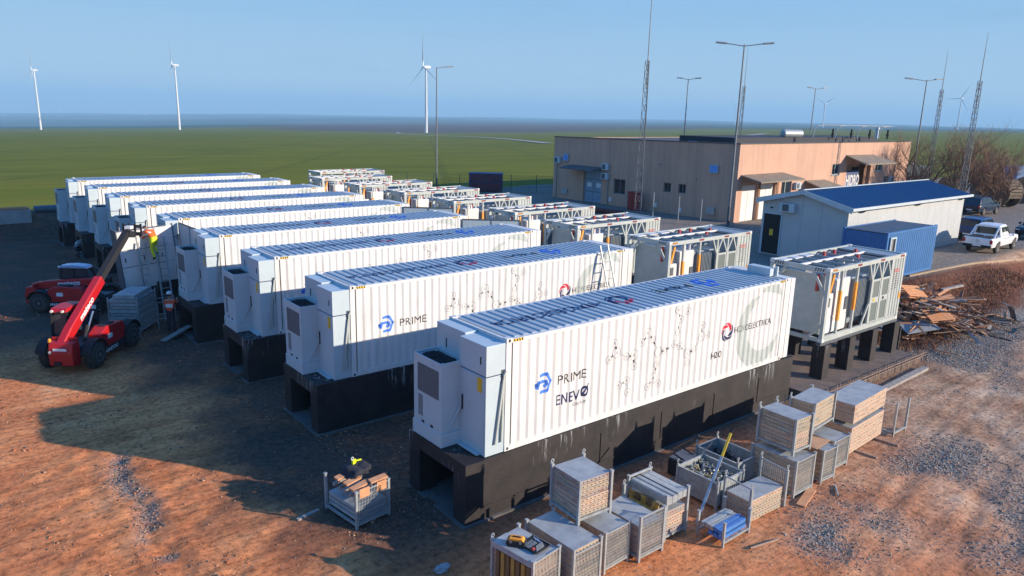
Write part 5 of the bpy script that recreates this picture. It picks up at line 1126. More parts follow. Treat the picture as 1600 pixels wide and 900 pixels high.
# ---------------------------------------------------------------- cars
def smooth_body(secs, name, mats, t, yw):
    """loft: list of (x, [(y, z), ...half profile from bottom to roof centre])"""
    m = MB(); n = len(secs[0][1]); vs = []
    for x, pr in secs:
        for s in (1,-1):
            pts = pr if s == 1 else pr[::-1][1:]
            vs += [(x, s*y, z) for y, z in pts]
    k = 2*n-1; fs = []
    for i_ in range(len(secs)-1):
        for q in range(k-1): fs.append((i_*k+q, i_*k+q+1, (i_+1)*k+q+1, (i_+1)*k+q))
        fs.append((i_*k+k-1, i_*k, (i_+1)*k, (i_+1)*k+k-1))
    fs += [tuple(range(k)), tuple(range((len(secs)-1)*k, len(secs)*k))]
    m.add(vs, fs); return m.build(name, mats, t, smooth=False, bevel=.02)
def car(kind, loc, rz, label, paint, name='parked_car', cat='car'):
    t = thing(name, label, cat, loc, rz)
    if kind == 'pickup':
        Ln, hw, r_ = 5.25, .95, .38; low = [(0,.55),(.15,.45),(4.95,.45),(5.25,.60)]
        base = [(0,.98),(.05,1.05),(1.55,1.06),(1.6,1.08),(3.55,1.08),(4.9,1.0),(5.2,.82)]
        cab = [(1.62,1.08),(1.72,1.76),(2.1,1.83),(2.9,1.82),(3.62,1.10)]
    elif kind == 'suv':
        Ln, hw, r_ = 4.7, .92, .36; low = [(0,.5),(.15,.4),(4.5,.4),(4.7,.55)]
        base = [(0,.95),(.1,1.0),(3.3,1.02),(4.4,.92),(4.65,.75)]; cab = [(.12,1.0),(.45,1.62),(1.2,1.70),(2.5,1.66),(3.4,1.02)]
    else:
        Ln, hw, r_ = 4.5, .88, .33; low = [(0,.45),(.15,.32),(4.3,.32),(4.5,.45)]
        base = [(0,.85),(.1,.92),(3.2,.90),(4.2,.78),(4.45,.62)]; cab = [(.25,.92),(.85,1.38),(1.4,1.45),(2.3,1.42),(3.25,.90)]
    fz = lambda x, tb: float(np.interp(x, [a for a,_ in tb], [b for _,b in tb]))
    axf, axr = Ln-.95, 1.05 if kind != 'pickup' else 1.15
    secs = []
    xs = sorted(set([0,.05,.15,.4,.7]+[a for a,_ in base]+[Ln-.3,Ln-.1,Ln]+[axr-r_-.08,axr-r_*.7,axr,axr+r_*.7,axr+r_+.08,axf-r_-.08,axf-r_*.7,axf,axf+r_*.7,axf+r_+.08]))
    for x in xs:
        zl = fz(x, low); 
        for ax in (axr, axf):
            dx_ = abs(x-ax)
            if dx_ < r_+.06: zl = max(zl, r_+math.sqrt(max(0,(r_+.06)**2-dx_**2)))
        zt = fz(x, base); wn = hw*(1-.10*max(0,1-x/.25)-.16*max(0,1-(Ln-x)/.5)**1.5)
        zm = min(max(zl+.05,.72), zt-.08)
        secs.append((x, [(wn-.06,zl),(wn,zm),(wn-.01,(zm+zt)/2),(wn-.05,zt-.02),(wn-.16,zt),(0,zt+.015)]))
    smooth_body(secs, 'body', paint, t, hw)
    cs = []
    for x, z in cab: zb = fz(x, base)-.02; cs.append((x, [(hw-.10,zb),(hw-.12,zb+.02+(z-zb)*.25),(hw-.12-.13*(z-zb)/.7,z-.06),(hw-.20-.13*(z-zb)/.7,z),(0,z+.02)]))
    smooth_body([c for c in cs], 'cabin', paint, t, hw)
    # glass let into the cabin
    z0 = fz(cab[2][0], base)+.05; zt = max(z for _,z in cab); gx0, gx1 = cab[1][0]+.08, cab[3][0]+.05
    for s in (-1,1):
        nwin = 2; 
        for k in range(nwin):
            a = gx0+(gx1-gx0)*k/nwin+.05; b3 = gx0+(gx1-gx0)*(k+1)/nwin-.03; slope = (cab[4][0]-cab[3][0])*.75 if k == nwin-1 else 0
            yb, yt = hw-.105, hw-.12-.13*.62
            MB().add([(a,s*yb,z0),(b3+slope,s*yb,z0),(b3,s*yt,zt-.14),(a+.03,s*yt,zt-.14),(a,s*(yb-.03),z0),(b3+slope,s*(yb-.03),z0),(b3,s*(yt-.03),zt-.14),(a+.03,s*(yt-.03),zt-.14)],[(0,1,2,3),(7,6,5,4),(0,4,5,1),(1,5,6,2),(2,6,7,3),(3,7,4,0)]).build('side_window', GLASS, t)
    def pane(xa, za, xb, zb, name, wa, wb, off):
        nx_, nz_ = -(zb-za), (xb-xa); l = math.hypot(nx_, nz_); nx_, nz_ = nx_/l*off, nz_/l*off
        P = [(xa+nx_,-wa,za+nz_),(xa+nx_,wa,za+nz_),(xb+nx_,wb,zb+nz_),(xb+nx_,-wb,zb+nz_)]; Q = [(a-nx_*2,b3,c-nz_*2) for a,b3,c in P]
        MB().add(P+Q, [(0,1,2,3),(7,6,5,4),(0,4,5,1),(1,5,6,2),(2,6,7,3),(3,7,4,0)]).build(name, GLASS, t)
    c0, c1, c3, c4 = cab[0], cab[1], cab[3], cab[4]
    lerp = lambda p, q, f: (p[0]+(q[0]-p[0])*f, p[1]+(q[1]-p[1])*f)
    a, b3 = lerp(c0,c1,.15), lerp(c0,c1,.88); pane(*a,*b3,'rear_window',hw-.22,hw-.32,.015)
    a, b3 = lerp(c4,c3,.10), lerp(c4,c3,.90); pane(*a,*b3,'windscreen',hw-.18,hw-.30,-.015)
    for x in (axr, axf):
        for s in (1,-1): wheel(t, x, s*(hw-.13), r_, .22, pm('alloy rim', (.35,.35,.36), None, 4, .4, .5), s, lug=0)
    for s in (-1,1):
        MB().box(-.012,.06,min(s*(hw-.22),s*(hw-.06)),max(s*(hw-.22),s*(hw-.06)),.72,.98).build('tail_lamp', pm('tail lamp red', (.35,.01,.015), None, 3, .3), t)
        MB().box(Ln-.16,Ln-.02,min(s*(hw-.42),s*(hw-.17)),max(s*(hw-.42),s*(hw-.17)),.66,.80).build('headlight', LAMPW, t)
        MB().box(cab[4][0]-.35,cab[4][0]-.22,min(s*hw,s*(hw+.17)),max(s*hw,s*(hw+.17)),1.02,1.18).build('mirror', paint, t, bevel=.03)
        MB().box(axr+.6,axr+2.0,s*(hw-.004)-.003,s*(hw-.004)+.003,.93,.955).build('door_handle', BLACK, t)
    MB().box(-.06,.08,-.85,.85,.42,.60).build('rear_bumper', BLACK, t, bevel=.03); MB().box(Ln-.1,Ln+.03,-.6,.6,.42,.62).build('front_bumper', BLACK, t, bevel=.03)
    MB().box(-.072,-.062,-.26,.26,.5,.6).build('number_plate', STK, t)
    if kind == 'pickup':
        MB().box(.08,1.52,-.74,.74,1.03,1.072).build('cargo_bed', BLACK, t)
        for s in (-1,1): MB().bar((.75,s*.72,1.07),(1.55,s*.68,1.72),.09,.08).build('roll_bar', paint, t)
        MB().bar((1.5,-.68,1.70),(1.5,.68,1.70),.08,.08).build('roll_bar', paint, t)
        MB().ring((-.015,0,.84),(0,1,0),(0,0,1),.09,.07,14,0,.02).build('round_badge', GALV, t)
    return t
WCAR = pm('white car paint', (.78,.79,.80), None, 3, .25); BCAR = pm('dark blue car paint', (.01,.04,.14), None, 3, .2); KCAR = pm('black car paint', (.015,.017,.02), None, 3, .2); NCAR = pm('navy car paint', (.015,.03,.06), None, 3, .2); SCAR = pm('silver car paint', (.35,.36,.37), None, 3, .25, .4)
def gz(x, y): return tz(x, y)+.01
car('pickup', (44.2,5.25,gz(46,5.2)), R(1), 'white double-cab pickup parked tail first beside the white prefab', WCAR, 'pickup_truck', 'pickup truck')
car('suv', (49.2,7.7,gz(50,7.7)), R(1), 'dark blue car half hidden behind the white pickup', BCAR)
car('suv', (58.4,5.2,gz(55,5)), R(179), 'black car cut by the right edge of the picture', KCAR)
car('suv', (66.7,13.9,gz(68,14)), R(-3), 'black car facing out, just right of the prefab corner', NCAR)
car('sedan', (71.2,15.6,gz(73,15.5)), R(-3), 'black and silver car parked behind the one at the prefab corner', KCAR)
# ---------------------------------------------------------------- render-faced main building
def frame_rect(m, x0, x1, z0, z1, y, t_, d_, mi=0):   # picture-frame in the xz plane
    m.box(x0,x1,y-d_,y,z0,z0+t_,mi); m.box(x0,x1,y-d_,y,z1-t_,z1,mi); m.box(x0,x0+t_,y-d_,y,z0+t_,z1-t_,mi); m.box(x1-t_,x1,y-d_,y,z0+t_,z1-t_,mi); return m
def wall_with_holes(u0, u1, z0, z1, holes, face, thick, axis):
    """wall sheet with real openings; face = coordinate of its outer side; axis 'x' runs along x (faces -y), 'y' runs along y (faces -x)"""
    us = sorted(set([u0,u1]+[h[0] for h in holes]+[h[1] for h in holes])); zs = sorted(set([z0,z1]+[h[2] for h in holes]+[h[3] for h in holes])); m = MB()
    for a, b3 in zip(us[:-1], us[1:]):
        for c, e in zip(zs[:-1], zs[1:]):
            if any(h[0] <= a and b3 <= h[1] and h[2] <= c and e <= h[3] for h in holes): continue
            if axis == 'x': m.add([(a,face,c),(b3,face,c),(b3,face,e),(a,face,e)],[(0,1,2,3)])
            else: m.add([(face,a,c),(face,b3,c),(face,b3,e),(face,a,e)],[(0,1,2,3)])
    for h in holes:
        a,b3,c,e = h[:4]; f0, f1 = face, face+thick
        P = (lambda u_, f_, z_: (u_, f_, z_)) if axis == 'x' else (lambda u_, f_, z_: (f_, u_, z_))
        for (p, q) in (((a,c),(b3,c)),((b3,c),(b3,e)),((b3,e),(a,e)),((a,e),(a,c))): m.add([P(p[0],f0,p[1]),P(q[0],f0,q[1]),P(q[0],f1,q[1]),P(p[0],f1,p[1])],[(0,1,2,3)])
    return m
bld = thing('main_building', 'long single-storey building, dark left wall and sunlit peach right wall', 'building', (41.6,22.45,0), R(1.87))
LX = 33.2; LY = 21.6; yl = lambda s: LY-s
WR = [(.85,3.25,1.2,4.35),(3.6,6.05,1.2,4.35),(7.0,8.7,3.3,4.45),(15.9,17.5,4.7,5.75),(18.9,24.1,1.2,5.65),(25.2,26.9,4.75,5.75),(27.5,28.5,3.4,4.2)]
WL = [(yl(6.75),yl(4.3),1.2,4.55),(yl(9.75),yl(8.3),2.5,3.9),(yl(15.0),yl(14.2),3.2,4.05),(yl(16.6),yl(15.8),3.25,4.07)]
wall_with_holes(0,LX,.8,7.72,WR,0,.35,'x').build('wall', PLAS, bld)
m = wall_with_holes(0,LY,.8,7.72,WL,0,.35,'y')
m.v = [(a,b3,c-(0 if c < 7 else .012*b3)) for a,b3,c in m.v]; m.build('wall', PLAS, bld)
MB().box(LX-.1,LX,.01,LY,.8,7.6).box(.01,LX-.1,LY-.1,LY-.0,.8,7.4).build('wall', PLAS, bld)
MB().box(.02,LX-.11,.36,LY-.11,7.30,7.36).build('roof', pm('roof membrane', (.10,.10,.105), (.06,.06,.065), 1.2, .8), bld)
m = MB().box(-.06,LX+.06,-.06,.34,7.72,7.80)
m.build('parapet_capping', pm('dark capping', (.055,.055,.06), None, 4, .5), bld)
m = MB().bar((.14,.34,7.76),(.14,LY,7.50),.40,.08); m.build('parapet_capping', pm('dark capping', (.055,.055,.06)), bld)
MB().box(4.6,LX-.3,3.4,9.5,7.36,8.08).build('roof_block', pm('dark roof wall', (.035,.036,.045), None, 2, .8), bld)
for k, (a,b3,c,e) in enumerate(WR):
    if k in (0,1,):
        for q in range(2): w_ = (b3-a)/2; dr = MB().box(a+q*w_+.03,a+(q+1)*w_-.02,.22,.27,c,e-.03).build('door', pm('white door', (.72,.72,.68), (.6,.6,.57), 1.5, .5), bld)
    elif k == 4:
        MB().box(a,b3,.9,1.0,c,e).box(a,a+.05,.351,.9,c,e).box(b3-.05,b3,.351,.9,c,e).build('porch_recess', PLAS, bld)
        bn = MB().box(a+.05,a+2.75,.05,.12,1.4,5.0).build('banner', pm('banner blue', (.05,.08,.20), None, 3, .6), bld)
        for s_, z_ in (('HIDRO', 3.55),('WIND', 1.95)):
            tm = text_mesh(s_, 1.45, .03, .62 if s_ == 'HIDRO' else .72); tm.materials.append(WHITE); link('lettering', tm, bn, (a+.15,.045,z_), (PI/2,0,0))
        MB().box(a+2.9,b3-.9,.80,.88,c,e-.4).build('door', BLACK, bld); MB().box(b3-.75,b3-.1,.3,.36,c,e-.1).build('pillar', pm('brown timber', (.22,.11,.06), None, 3, .7), bld)
    else:
        wn = frame_rect(MB(), a, b3, c, e, .20, .07, .06).build('window', WHITE2, bld); MB().box(a+.07,b3-.07,.17,.18,c+.07,e-.07).build('pane', GLASS, wn)
        MB().box((a+b3)/2-.03,(a+b3)/2+.03,.13,.17,c+.07,e-.07).build('mullion', WHITE2, wn); MB().box(a-.06,b3+.06,-.08,.14,c-.07,c).build('sill', CONC, wn)
for k, (a,b3,c,e) in enumerate(WL):
    if k == 0:
        for q in range(2):
            w_ = (b3-a)/2; dr = MB().box(.20,.26,a+q*w_+.02,a+(q+1)*w_-.02,c,e-.03).build('door', pm('blue-grey door', (.22,.32,.42), (.16,.24,.32), 1.5, .5), bld)
            MB().box(.185,.20,a+q*w_+.25,a+q*w_+.85,2.85,3.25).build('door_sign', STK, dr); MB().box(.19,.20,a+q*w_+.1,a+(q+1)*w_-.1,2.35,2.42).box(.19,.20,a+q*w_+.1,a+(q+1)*w_-.1,3.55,3.62).build('door_rail', DGREY, dr)
    else:
        wn = MB(); wn.box(.14,.2,a,b3,c,c+.07).box(.14,.2,a,b3,e-.07,e).box(.14,.2,a,a+.07,c+.07,e-.07).box(.14,.2,b3-.07,b3,c+.07,e-.07); wn = wn.build('window', GPRINT, bld)
        MB().box(.17,.18,a+.07,b3-.07,c+.07,e-.07).build('pane', GLASS, wn); MB().box(.13,.17,(a+b3)/2-.03,(a+b3)/2+.03,c+.07,e-.07).build('mullion', GPRINT, wn)
def canopy(P, mt=None): # four corners, given thickness
    m = MB(); Q = [(a,b3,c-.12) for a,b3,c in P]; m.add(P+Q, [(0,1,2,3),(7,6,5,4),(0,4,5,1),(1,5,6,2),(2,6,7,3),(3,7,4,0)]); return m.build('canopy', mt or pm('canopy board', (.26,.21,.15), (.17,.14,.10), 2, .8), bld)
canopy([(.5,-.005,5.25),(6.95,-.005,5.27),(7.2,-2.0,4.85),(.3,-2.0,4.85)]); canopy([(11.0,-.005,4.4),(14.6,-.005,4.35),(15.2,-2.2,3.7),(10.6,-2.2,3.8)]); canopy([(18.4,-.005,6.55),(24.3,-.005,6.5),(24.9,-2.2,5.8),(18.0,-2.2,5.85)])
canopy([(-.005,yl(2.6),4.85),(-.005,yl(6.9),4.85),(-1.5,yl(6.9),4.62),(-1.5,yl(2.4),4.62)], DGREY)
MB().box(3.27,3.58,-.04,.0,.8,4.6).build('pilaster', pm('brown timber', (.22,.11,.06)), bld); MB().box(6.15,6.5,-.04,.0,.8,4.9).build('pilaster', pm('brown timber', (.22,.11,.06)), bld)
def ac_unit(par, c, facing, w_=.85, h_=.6, d_=.32):
    # facing '-y' or '-x'
    m = MB(); n_ = MB()
    if facing == '-y': m.box(c[0]-w_/2,c[0]+w_/2,c[1]-d_,c[1]-.03,c[2],c[2]+h_); n_.ring((c[0]-.1,c[1]-d_-.006,c[2]+h_/2),(1,0,0),(0,0,1),.22,.19,14,0,.01).ring((c[0]-.1,c[1]-d_-.006,c[2]+h_/2),(1,0,0),(0,0,1),.12,.09,12,0,.01).box(c[0]-.32,c[0]+.12,c[1]-d_-.004,c[1]-d_,c[2]+.07,c[2]+h_-.07)
    else: m.box(c[0]-d_,c[0]-.03,c[1]-w_/2,c[1]+w_/2,c[2],c[2]+h_); n_.ring((c[0]-d_-.006,c[1]+.1,c[2]+h_/2),(0,1,0),(0,0,1),.22,.19,14,0,.01).ring((c[0]-d_-.006,c[1]+.1,c[2]+h_/2),(0,1,0),(0,0,1),.12,.09,12,0,.01).box(c[0]-d_-.004,c[0]-d_,c[1]-.12,c[1]+.32,c[2]+.07,c[2]+h_-.07)
    o = m.build('air_conditioner', WHITE2, par, bevel=.02); n_.build('fan_guard', DGREY, o); return o
ac_unit(bld, (9.4,0,3.7), '-y'); ac_unit(bld, (29.0,0,3.5), '-y'); ac_unit(bld, (-.0,yl(7.3),4.65), '-x'); ac_unit(bld, (-.0,yl(7.3),3.75), '-x'); ac_unit(bld, (-.0,yl(.7),4.9), '-x')
for s0, s1, z0, z1, mt in ((1.45,2.2,5.15,5.85,1),(18.95,19.8,5.25,5.95,1),(1.4,2.2,1.85,2.35,0),(18.95,19.75,1.8,2.4,0)):
    MB().box(-.16,.0,yl(s1),yl(s0),z0,z1).box(-.17,-.16,yl(s1)+.06,yl(s0)-.06,z0+.06,z1-.06,1).build('vent_hood', [GALV, pm('blue vent sheet', (.10,.30,.72), None, 3, .4) if mt else GALV], bld)
for s_, z_ in ((8.0,1.7),(13.5,1.75),(16.2,1.6)): MB().box(-.08,0,yl(s_)-.12,yl(s_)+.12,z_,z_+.4).build('meter_box', STK, bld)
for s_ in (.5,7.6,): MB().tube((-.06,yl(s_),1.2),(-.06,yl(s_),4.8),.045,n=6).build('downpipe', GALVD, bld)
for s_, z_ in ((13.6,5.6),(17.6,4.6)): MB().lathe((0,yl(s_),z_),(-1,0,0),[(0,.1),(.1,.08)],8).build('wall_lamp', GALVD, bld)
MB().box(LX,LX+.25,-.5,-.1,5.2,5.5).bar((LX-.3,-.05,5.3),(LX+.1,-.3,5.35),.05).build('flood_lamp', WHITE2, bld)
# roof equipment
t = thing('steel_tank', 'horizontal silvery steel tank lying on the roof of the peach building', 'tank', (56.9,27.2,8.0), R(-18))
MB().lathe((-1.2,0,.42),(1,0,0),[(0,.20),(.08,.36),(.2,.40),(2.2,.40),(2.32,.36),(2.4,.20)],18).build('tank_body', GALV, t, smooth=False); 
for a in (-.8,.8): MB().box(a-.06,a+.06,-.3,.3,0,.1).build('cradle', DGREY, t)
for a in (-.5,0,.5): MB().tube((a,0,.8),(a,0,.95),.04,n=6).build('nozzle', GALV, t)
t = thing('roof_pipework', 'curved pale tube frame with dark insulators standing on the roof', 'frame', (60.5,27.0,8.0), R(-22))
for k in range(4):
    x0 = k*2.7; P = [(x0,0,0),(x0+.1,0,.85),(x0+.45,0,1.2),(x0+1.3,0,1.3)]
    for a, b3 in zip(P[:-1],P[1:]): pass
    m = MB()
    for a, b3 in zip(P[:-1],P[1:]): m.tube(a, b3, .045, n=6)
    m.build('curved_tube', GALV, t)
MB().tube((1.2,0,1.3),(9.8,0,1.3),.04,n=6).build('top_tube', GALV, t)
for k in range(4): MB().lathe((2.6+2.3*k,.3,0),(0,0,1),[(0,.09),(.3,.09),(.32,.14),(.5,.14),(.52,.09),(.95,.09)],8).build('insulator', BLACK, t)
single(MB().lathe((0,0,0),(0,0,1),[(0,.16),(1.0,.16),(1.02,.24),(1.15,.22)],10), 'chimney_pipe', WHITE2, 'white flue pipe near the right end of the peach building roof', 'flue', (70.6,25.4,8.0))
single(MB().box(0,1.6,0,.8,0,.25), 'roof_hatch', WHITE2, 'flat white hatch on the roof behind the dark left wall', 'hatch', (45.5,30,7.36))
# ---------------------------------------------------------------- white prefab with blue roof
pf = thing('prefab_building', 'white panel prefab with a blue pitched roof and a dark door', 'building', (31.3,7.75,0))
LXp, LYp = 16.6, 5.6; ze, zr = 4.85, 5.62
PANW = pm('white sandwich panel', (.46,.48,.48), (.42,.44,.44), 1.5, .5)
for k in range(14): a = k*LXp/14; MB().box(a+.006,a+LXp/14-.006,0,.08,.7,ze).build('wall_panel', PANW, pf)
yy = [0,1.62,2.9,4.3,LYp]
for a, b3 in zip(yy[:-1], yy[1:]):
    zt = lambda y: ze+(zr-ze-.12)*(1-abs(y-LYp/2)/(LYp/2)); ym = (a+b3)/2
    pts = [(a+.006,.7),(b3-.006,.7),(b3-.006,zt(b3))]+([(LYp/2,zt(LYp/2))] if a < LYp/2 < b3 else [])+[(a+.006,zt(a))]
    MB().prism(pts, .0, .08, pl='yz').build('wall_panel', PANW, pf)
MB().prism([(0,.7),(LYp,.7),(LYp,ze),(LYp/2,zr-.15),(0,ze)], LXp-.08, LXp, pl='yz').box(.081,LXp-.081,LYp-.08,LYp,.7,ze).build('wall', PANW, pf)
BLR = pm('blue roof sheet', (.014,.058,.15), (.012,.045,.12), 1.5, .35)
for s in (0,1):
    m = MB(); y0, y1 = (-.35, LYp/2) if s == 0 else (LYp/2, LYp+.3); z0, z1 = (ze+.02, zr) if s == 0 else (zr, ze+.02)
    n = 60
    for k in range(n):
        a = -.35+(LXp+.7)*k/n; c = a+(LXp+.7)/n; h_ = .03
        m.add([(a,y0,z0),(a+.05,y0,z0+h_),(a+.11,y0,z0),(c,y0,z0),(a,y1,z1),(a+.05,y1,z1+h_),(a+.11,y1,z1),(c,y1,z1)],[(0,1,5,4),(1,2,6,5),(2,3,7,6)])
    m.box(-.35,LXp+.35,min(y0,y1),min(y0,y1)+.0001,0,0.0001) if 0 else None
    m.build('roof_sheet', BLR, pf)
m = MB().add([(-.36,-.36,ze-.28),(-.36,LYp/2,zr-.22),(-.36,LYp+.31,ze-.28),(-.36,LYp+.31,ze+.05),(-.36,LYp/2,zr+.04),(-.36,-.36,ze+.05),(-.33,-.36,ze-.28),(-.33,LYp/2,zr-.22),(-.33,LYp+.31,ze-.28),(-.33,LYp+.31,ze+.05),(-.33,LYp/2,zr+.04),(-.33,-.36,ze+.05)],[(0,1,4,5),(1,2,3,4),(6,11,10,7),(7,10,9,8),(0,5,11,6),(2,8,9,3),(5,4,10,11),(4,3,9,10),(0,6,7,1),(1,7,8,2)])
m.build('gable_fascia', pm('pale blue-grey trim', (.50,.56,.58), None, 3, .5), pf)
MB().box(-.36,LXp+.36,-.42,-.345,ze-.13,ze+.03).build('gutter', pm('pale blue-grey trim', (.50,.56,.58)), pf); MB().bar((-.3,LYp/2,zr+.05),(LXp+.3,LYp/2,zr+.05),.14,.05).build('ridge_cap', WHITE2, pf)
for a in (1.3,8.7,15.6): MB().bar((a,-.02,ze-.35),(a+.0,-.36,ze-.14),.05).bar((a+.25,-.02,ze-.35),(a+.25,-.36,ze-.14),.05).build('gutter_bracket', BLACK, pf)
dr = MB().box(-.03,-.002,4.25,5.42,1.45,3.95).build('door', BLACK, pf); MB().box(-.04,-.03,4.7,4.95,2.6,3.0).build('warning_label', YEL, dr); m = MB().box(-.045,-.002,4.17,4.25,1.4,4.03).box(-.045,-.002,5.42,5.5,1.4,4.03).box(-.045,-.002,4.25,5.42,3.95,4.03).build('door_frame', WHITE2, pf)
ac_unit(pf, (0,3.75,4.2), '-x', .95, .55); MB().lathe((0,4.95,4.35),(-1,0,0),[(0,.06),(.14,.04)],8).build('wall_lamp', BLACK, pf)
# ---------------------------------------------------------------- blue container
bl = thing('blue_container', 'blue twenty-foot container with a small white-framed window', 'container', (28.85,4.3,1.5)); BC = pm('blue container paint', (.042,.165,.39), (.036,.14,.33), 1.2, .45)
BP = side_prof(.12, SKL-.12, .245, .034)
hx = (.42, 1.05)
mB = corr_panel(BP, .14, 2.5, 0); mB.build('side_panel', BC, bl); corr_panel(BP, .14, 2.5, W, -1).build('side_panel', BC, bl)
for y0 in (-.01, W-.09): MB().box(.1,SKL-.1,y0,y0+.1,0,.14).build('bottom_rail', BC, bl); MB().box(.1,SKL-.1,y0,y0+.1,2.5,2.58).build('top_rail', BC, bl)
for x0 in (-.005,SKL-.12):
    for y0 in (-.012,W-.11): MB().box(x0,x0+.125,y0,y0+.122,0,2.59).build('corner_post', BC, bl)
m = MB(); n = 12
for k in range(n): a = .12+(W-.24)*k/n; c = a+(W-.24)/n; m.add([(.02,a,.1),(.02,a+.08,.1),(.05,a+.11,.1),(.05,c-.03,.1),(.02,c,.1),(.02,a,2.5),(.02,a+.08,2.5),(.05,a+.11,2.5),(.05,c-.03,2.5),(.02,c,2.5)],[(0,1,6,5),(1,2,7,6),(2,3,8,7),(3,4,9,8)])
m.build('end_wall', BC, bl); MB().box(SKL-.06,SKL-.02,.11,W-.11,.1,2.5).build('end_wall', BC, bl)
MB().box(.1,SKL-.1,.09,W-.09,2.50,2.55).build('roof_panel', pm('dusty navy roof', (.035,.06,.10), (.06,.08,.11), 1.5, .6), bl)
wn = frame_rect(MB(), .30, .95, 1.30, 2.32, -.012, .09, .05).build('window', WHITE2, bl); MB().box(.38,.87,-.03,-.016,1.38,2.24).build('pane', GLASS, wn); MB().box(.38,.62,-.045,-.034,1.5,2.2).build('curtain', GPRINT, wn)
MB().box(1.2,1.24,-.06,-.03,.6,1.5).build('rail_handle', BC, bl)
# ---------------------------------------------------------------- lattice masts, lamps, turbines
def mast(x, y, label, zl=14.0, zr_=19.2):
    z0 = tz(x, y); t = thing('lightning_mast', label, 'mast', (x,y,z0), R(20), 'lattice lightning masts'); H0 = zl-z0; m = MB(); n = 12
    P = lambda k, i_: Vector(((.34-.14*k/n)*math.cos(2*PI*i_/3), (.34-.14*k/n)*math.sin(2*PI*i_/3), H0*k/n))
    for i_ in range(3):
        m2 = MB()
        m2.tube(P(0,i_), P(n,i_), .026, n=5); m2.build('leg', MASTG, t)
    for k in range(n):
        for i_ in range(3): m.tube(P(k,i_), P(k+1,(i_+1)%3), .016, n=4); m.tube(P(k+1,i_), P(k+1,(i_+1)%3), .014, n=4); m.tube(P(k,(i_+1)%3), P(k+1,i_), .014, n=4)
    m.build('lattice', MASTG, t)['kind'] = 'stuff'
    MB().tube((0,0,H0-2.2),(0,0,zr_-z0-2.),.05,.03,n=6).tube((0,0,zr_-z0-2.),(0,0,zr_-z0),.03,.012,n=6).build('rod', MASTG, t); return t
mast(36.97,28.74,'nearest lattice mast, in front of the dark wall, its tip leaving the picture', 14.1, 21.5)
mast(72.1,43.5,'lattice mast seen right behind the tall two-armed lamp', 13.7, 18.2); mast(80.0,23.3,'shorter of the two lattice masts at the right, left one of that pair', 13.4, 17.7); mast(64.8,14.1,'rightmost lattice mast, rising above the bare trees', 13.5, 17.7)
def lamp(x, y, zt, label, arms, group='street lamps'):
    z0 = tz(x,y); t = thing('street_lamp', label, 'street lamp', (x,y,z0), 0, group); h_ = zt-z0
    MB().tube((0,0,0),(0,0,1.6),.12,n=8).build('base_sleeve', DGREY, t); MB().tube((0,0,1.6),(0,0,h_),.10,.05,n=8).build('pole', MASTG, t)
    for a, ln in arms:
        dv = Vector((math.cos(R(a)), math.sin(R(a)), 0)); e = Vector((0,0,h_-.05))+dv*ln+Vector((0,0,.12)); o = MB().tube((0,0,h_-.12), e, .035, n=6).build('arm', MASTG, t)
        MB().bar(e-dv*.05, e+dv*.75+Vector((0,0,.06)), .30, .12).build('lamp_head', GALVD, o, bevel=.02)
    return t
lamp(39.2,21.3,15.15,'tall lamp with two long arms at the corner of the peach building', ((-45,1.4),(135,1.35)))
lamp(34.7,56.6,14.35,'lone lamp with one arm to the right, in front of the wheat field', ((-25,1.1),)); lamp(68.0,49.1,14.5,'lamp behind the dark wall of the building, its left head drooping', ((130,.7),(-60,.9)))
lamp(93.9,46.3,14.3,'lamp above the roof tank, beside a distant wind turbine', ((150,.5),(-20,1.3))); lamp(72.5,21.9,14.1,'lamp beyond the right corner of the peach building, arms to both sides', ((140,1.5),(-30,1.0)))
TW = pm('turbine white', (.62,.64,.66), None, 3, .4)
def turbine(u_az, dd_, label, hub, rl, phase, yawn=178, group='wind turbines', mt=TW, far=False):
    a = R(u_az); x, y = -10.4+dd_*math.cos(a), -13+dd_*math.sin(a); z0 = tz(x,y); t = thing('wind_turbine', label, 'wind turbine', (x,y,z0-1), R(yawn), group)
    s = rl/45.; MB().tube((0,0,0),(0,0,hub), 2.3*s, 1.3*s, n=12).build('tower', mt, t)
    if not far: MB().box(-7*s,2.6*s,-1.8*s,1.8*s,hub-.6,hub+3.2*s).build('nacelle', mt, t, bevel=.4)
    hc = Vector((4.4*s,0,hub+1.4*s)); MB().lathe(hc-Vector((1.8*s,0,0)),(1,0,0),[(0,1.6*s),(1.6*s,1.7*s),(3.0*s,.9*s),(3.6*s,.1)],10).build('rotor_hub', mt, t)
    for k in range(3):
        b0 = R(phase+120*k); dv = Vector((0, math.cos(b0), math.sin(b0))); sd = Vector((.45, -math.sin(b0)*.9, math.cos(b0)*.9)).normalized(); th = dv.cross(sd)
        m = MB(); st = [(0,.9,.9),(.08,1.1,.8),(.2,1.9,.45),(.5,1.2,.3),(.8,.7,.18),(1.,.2,.08)]; vs = []
        for f, c, h_ in st:
            o = hc+dv*(rl*f+1.2*s); vs += [o-sd*c*.35*s, o+th*h_*s, o+sd*c*s, o-th*h_*s]
        fs = [(i_*4+q, i_*4+(q+1)%4, (i_+1)*4+(q+1)%4, (i_+1)*4+q) for i_ in range(len(st)-1) for q in range(4)]+[(0,1,2,3),(20,21,22,23)]
        m.add(vs, fs).build('blade', mt, t)
    return t
turbine(83.43,1450,'leftmost wind turbine, its rotor seen edge-on above the wheat',94,33,95); turbine(75.2,1270,'second wind turbine from the left, nacelle pointing right',96,36,100); turbine(57.84,1170,'largest wind turbine, just left of the lone lamp',98,47,92)
turbine(28.87,3300,'distant wind turbine beside the lamp over the roof tank',95,48,30); turbine(20.69,2700,'distant wind turbine between the two right-hand masts',95,46,62); turbine(34.83,4500,'distant wind turbine half hidden by the two-armed lamp pole',100,46,25)
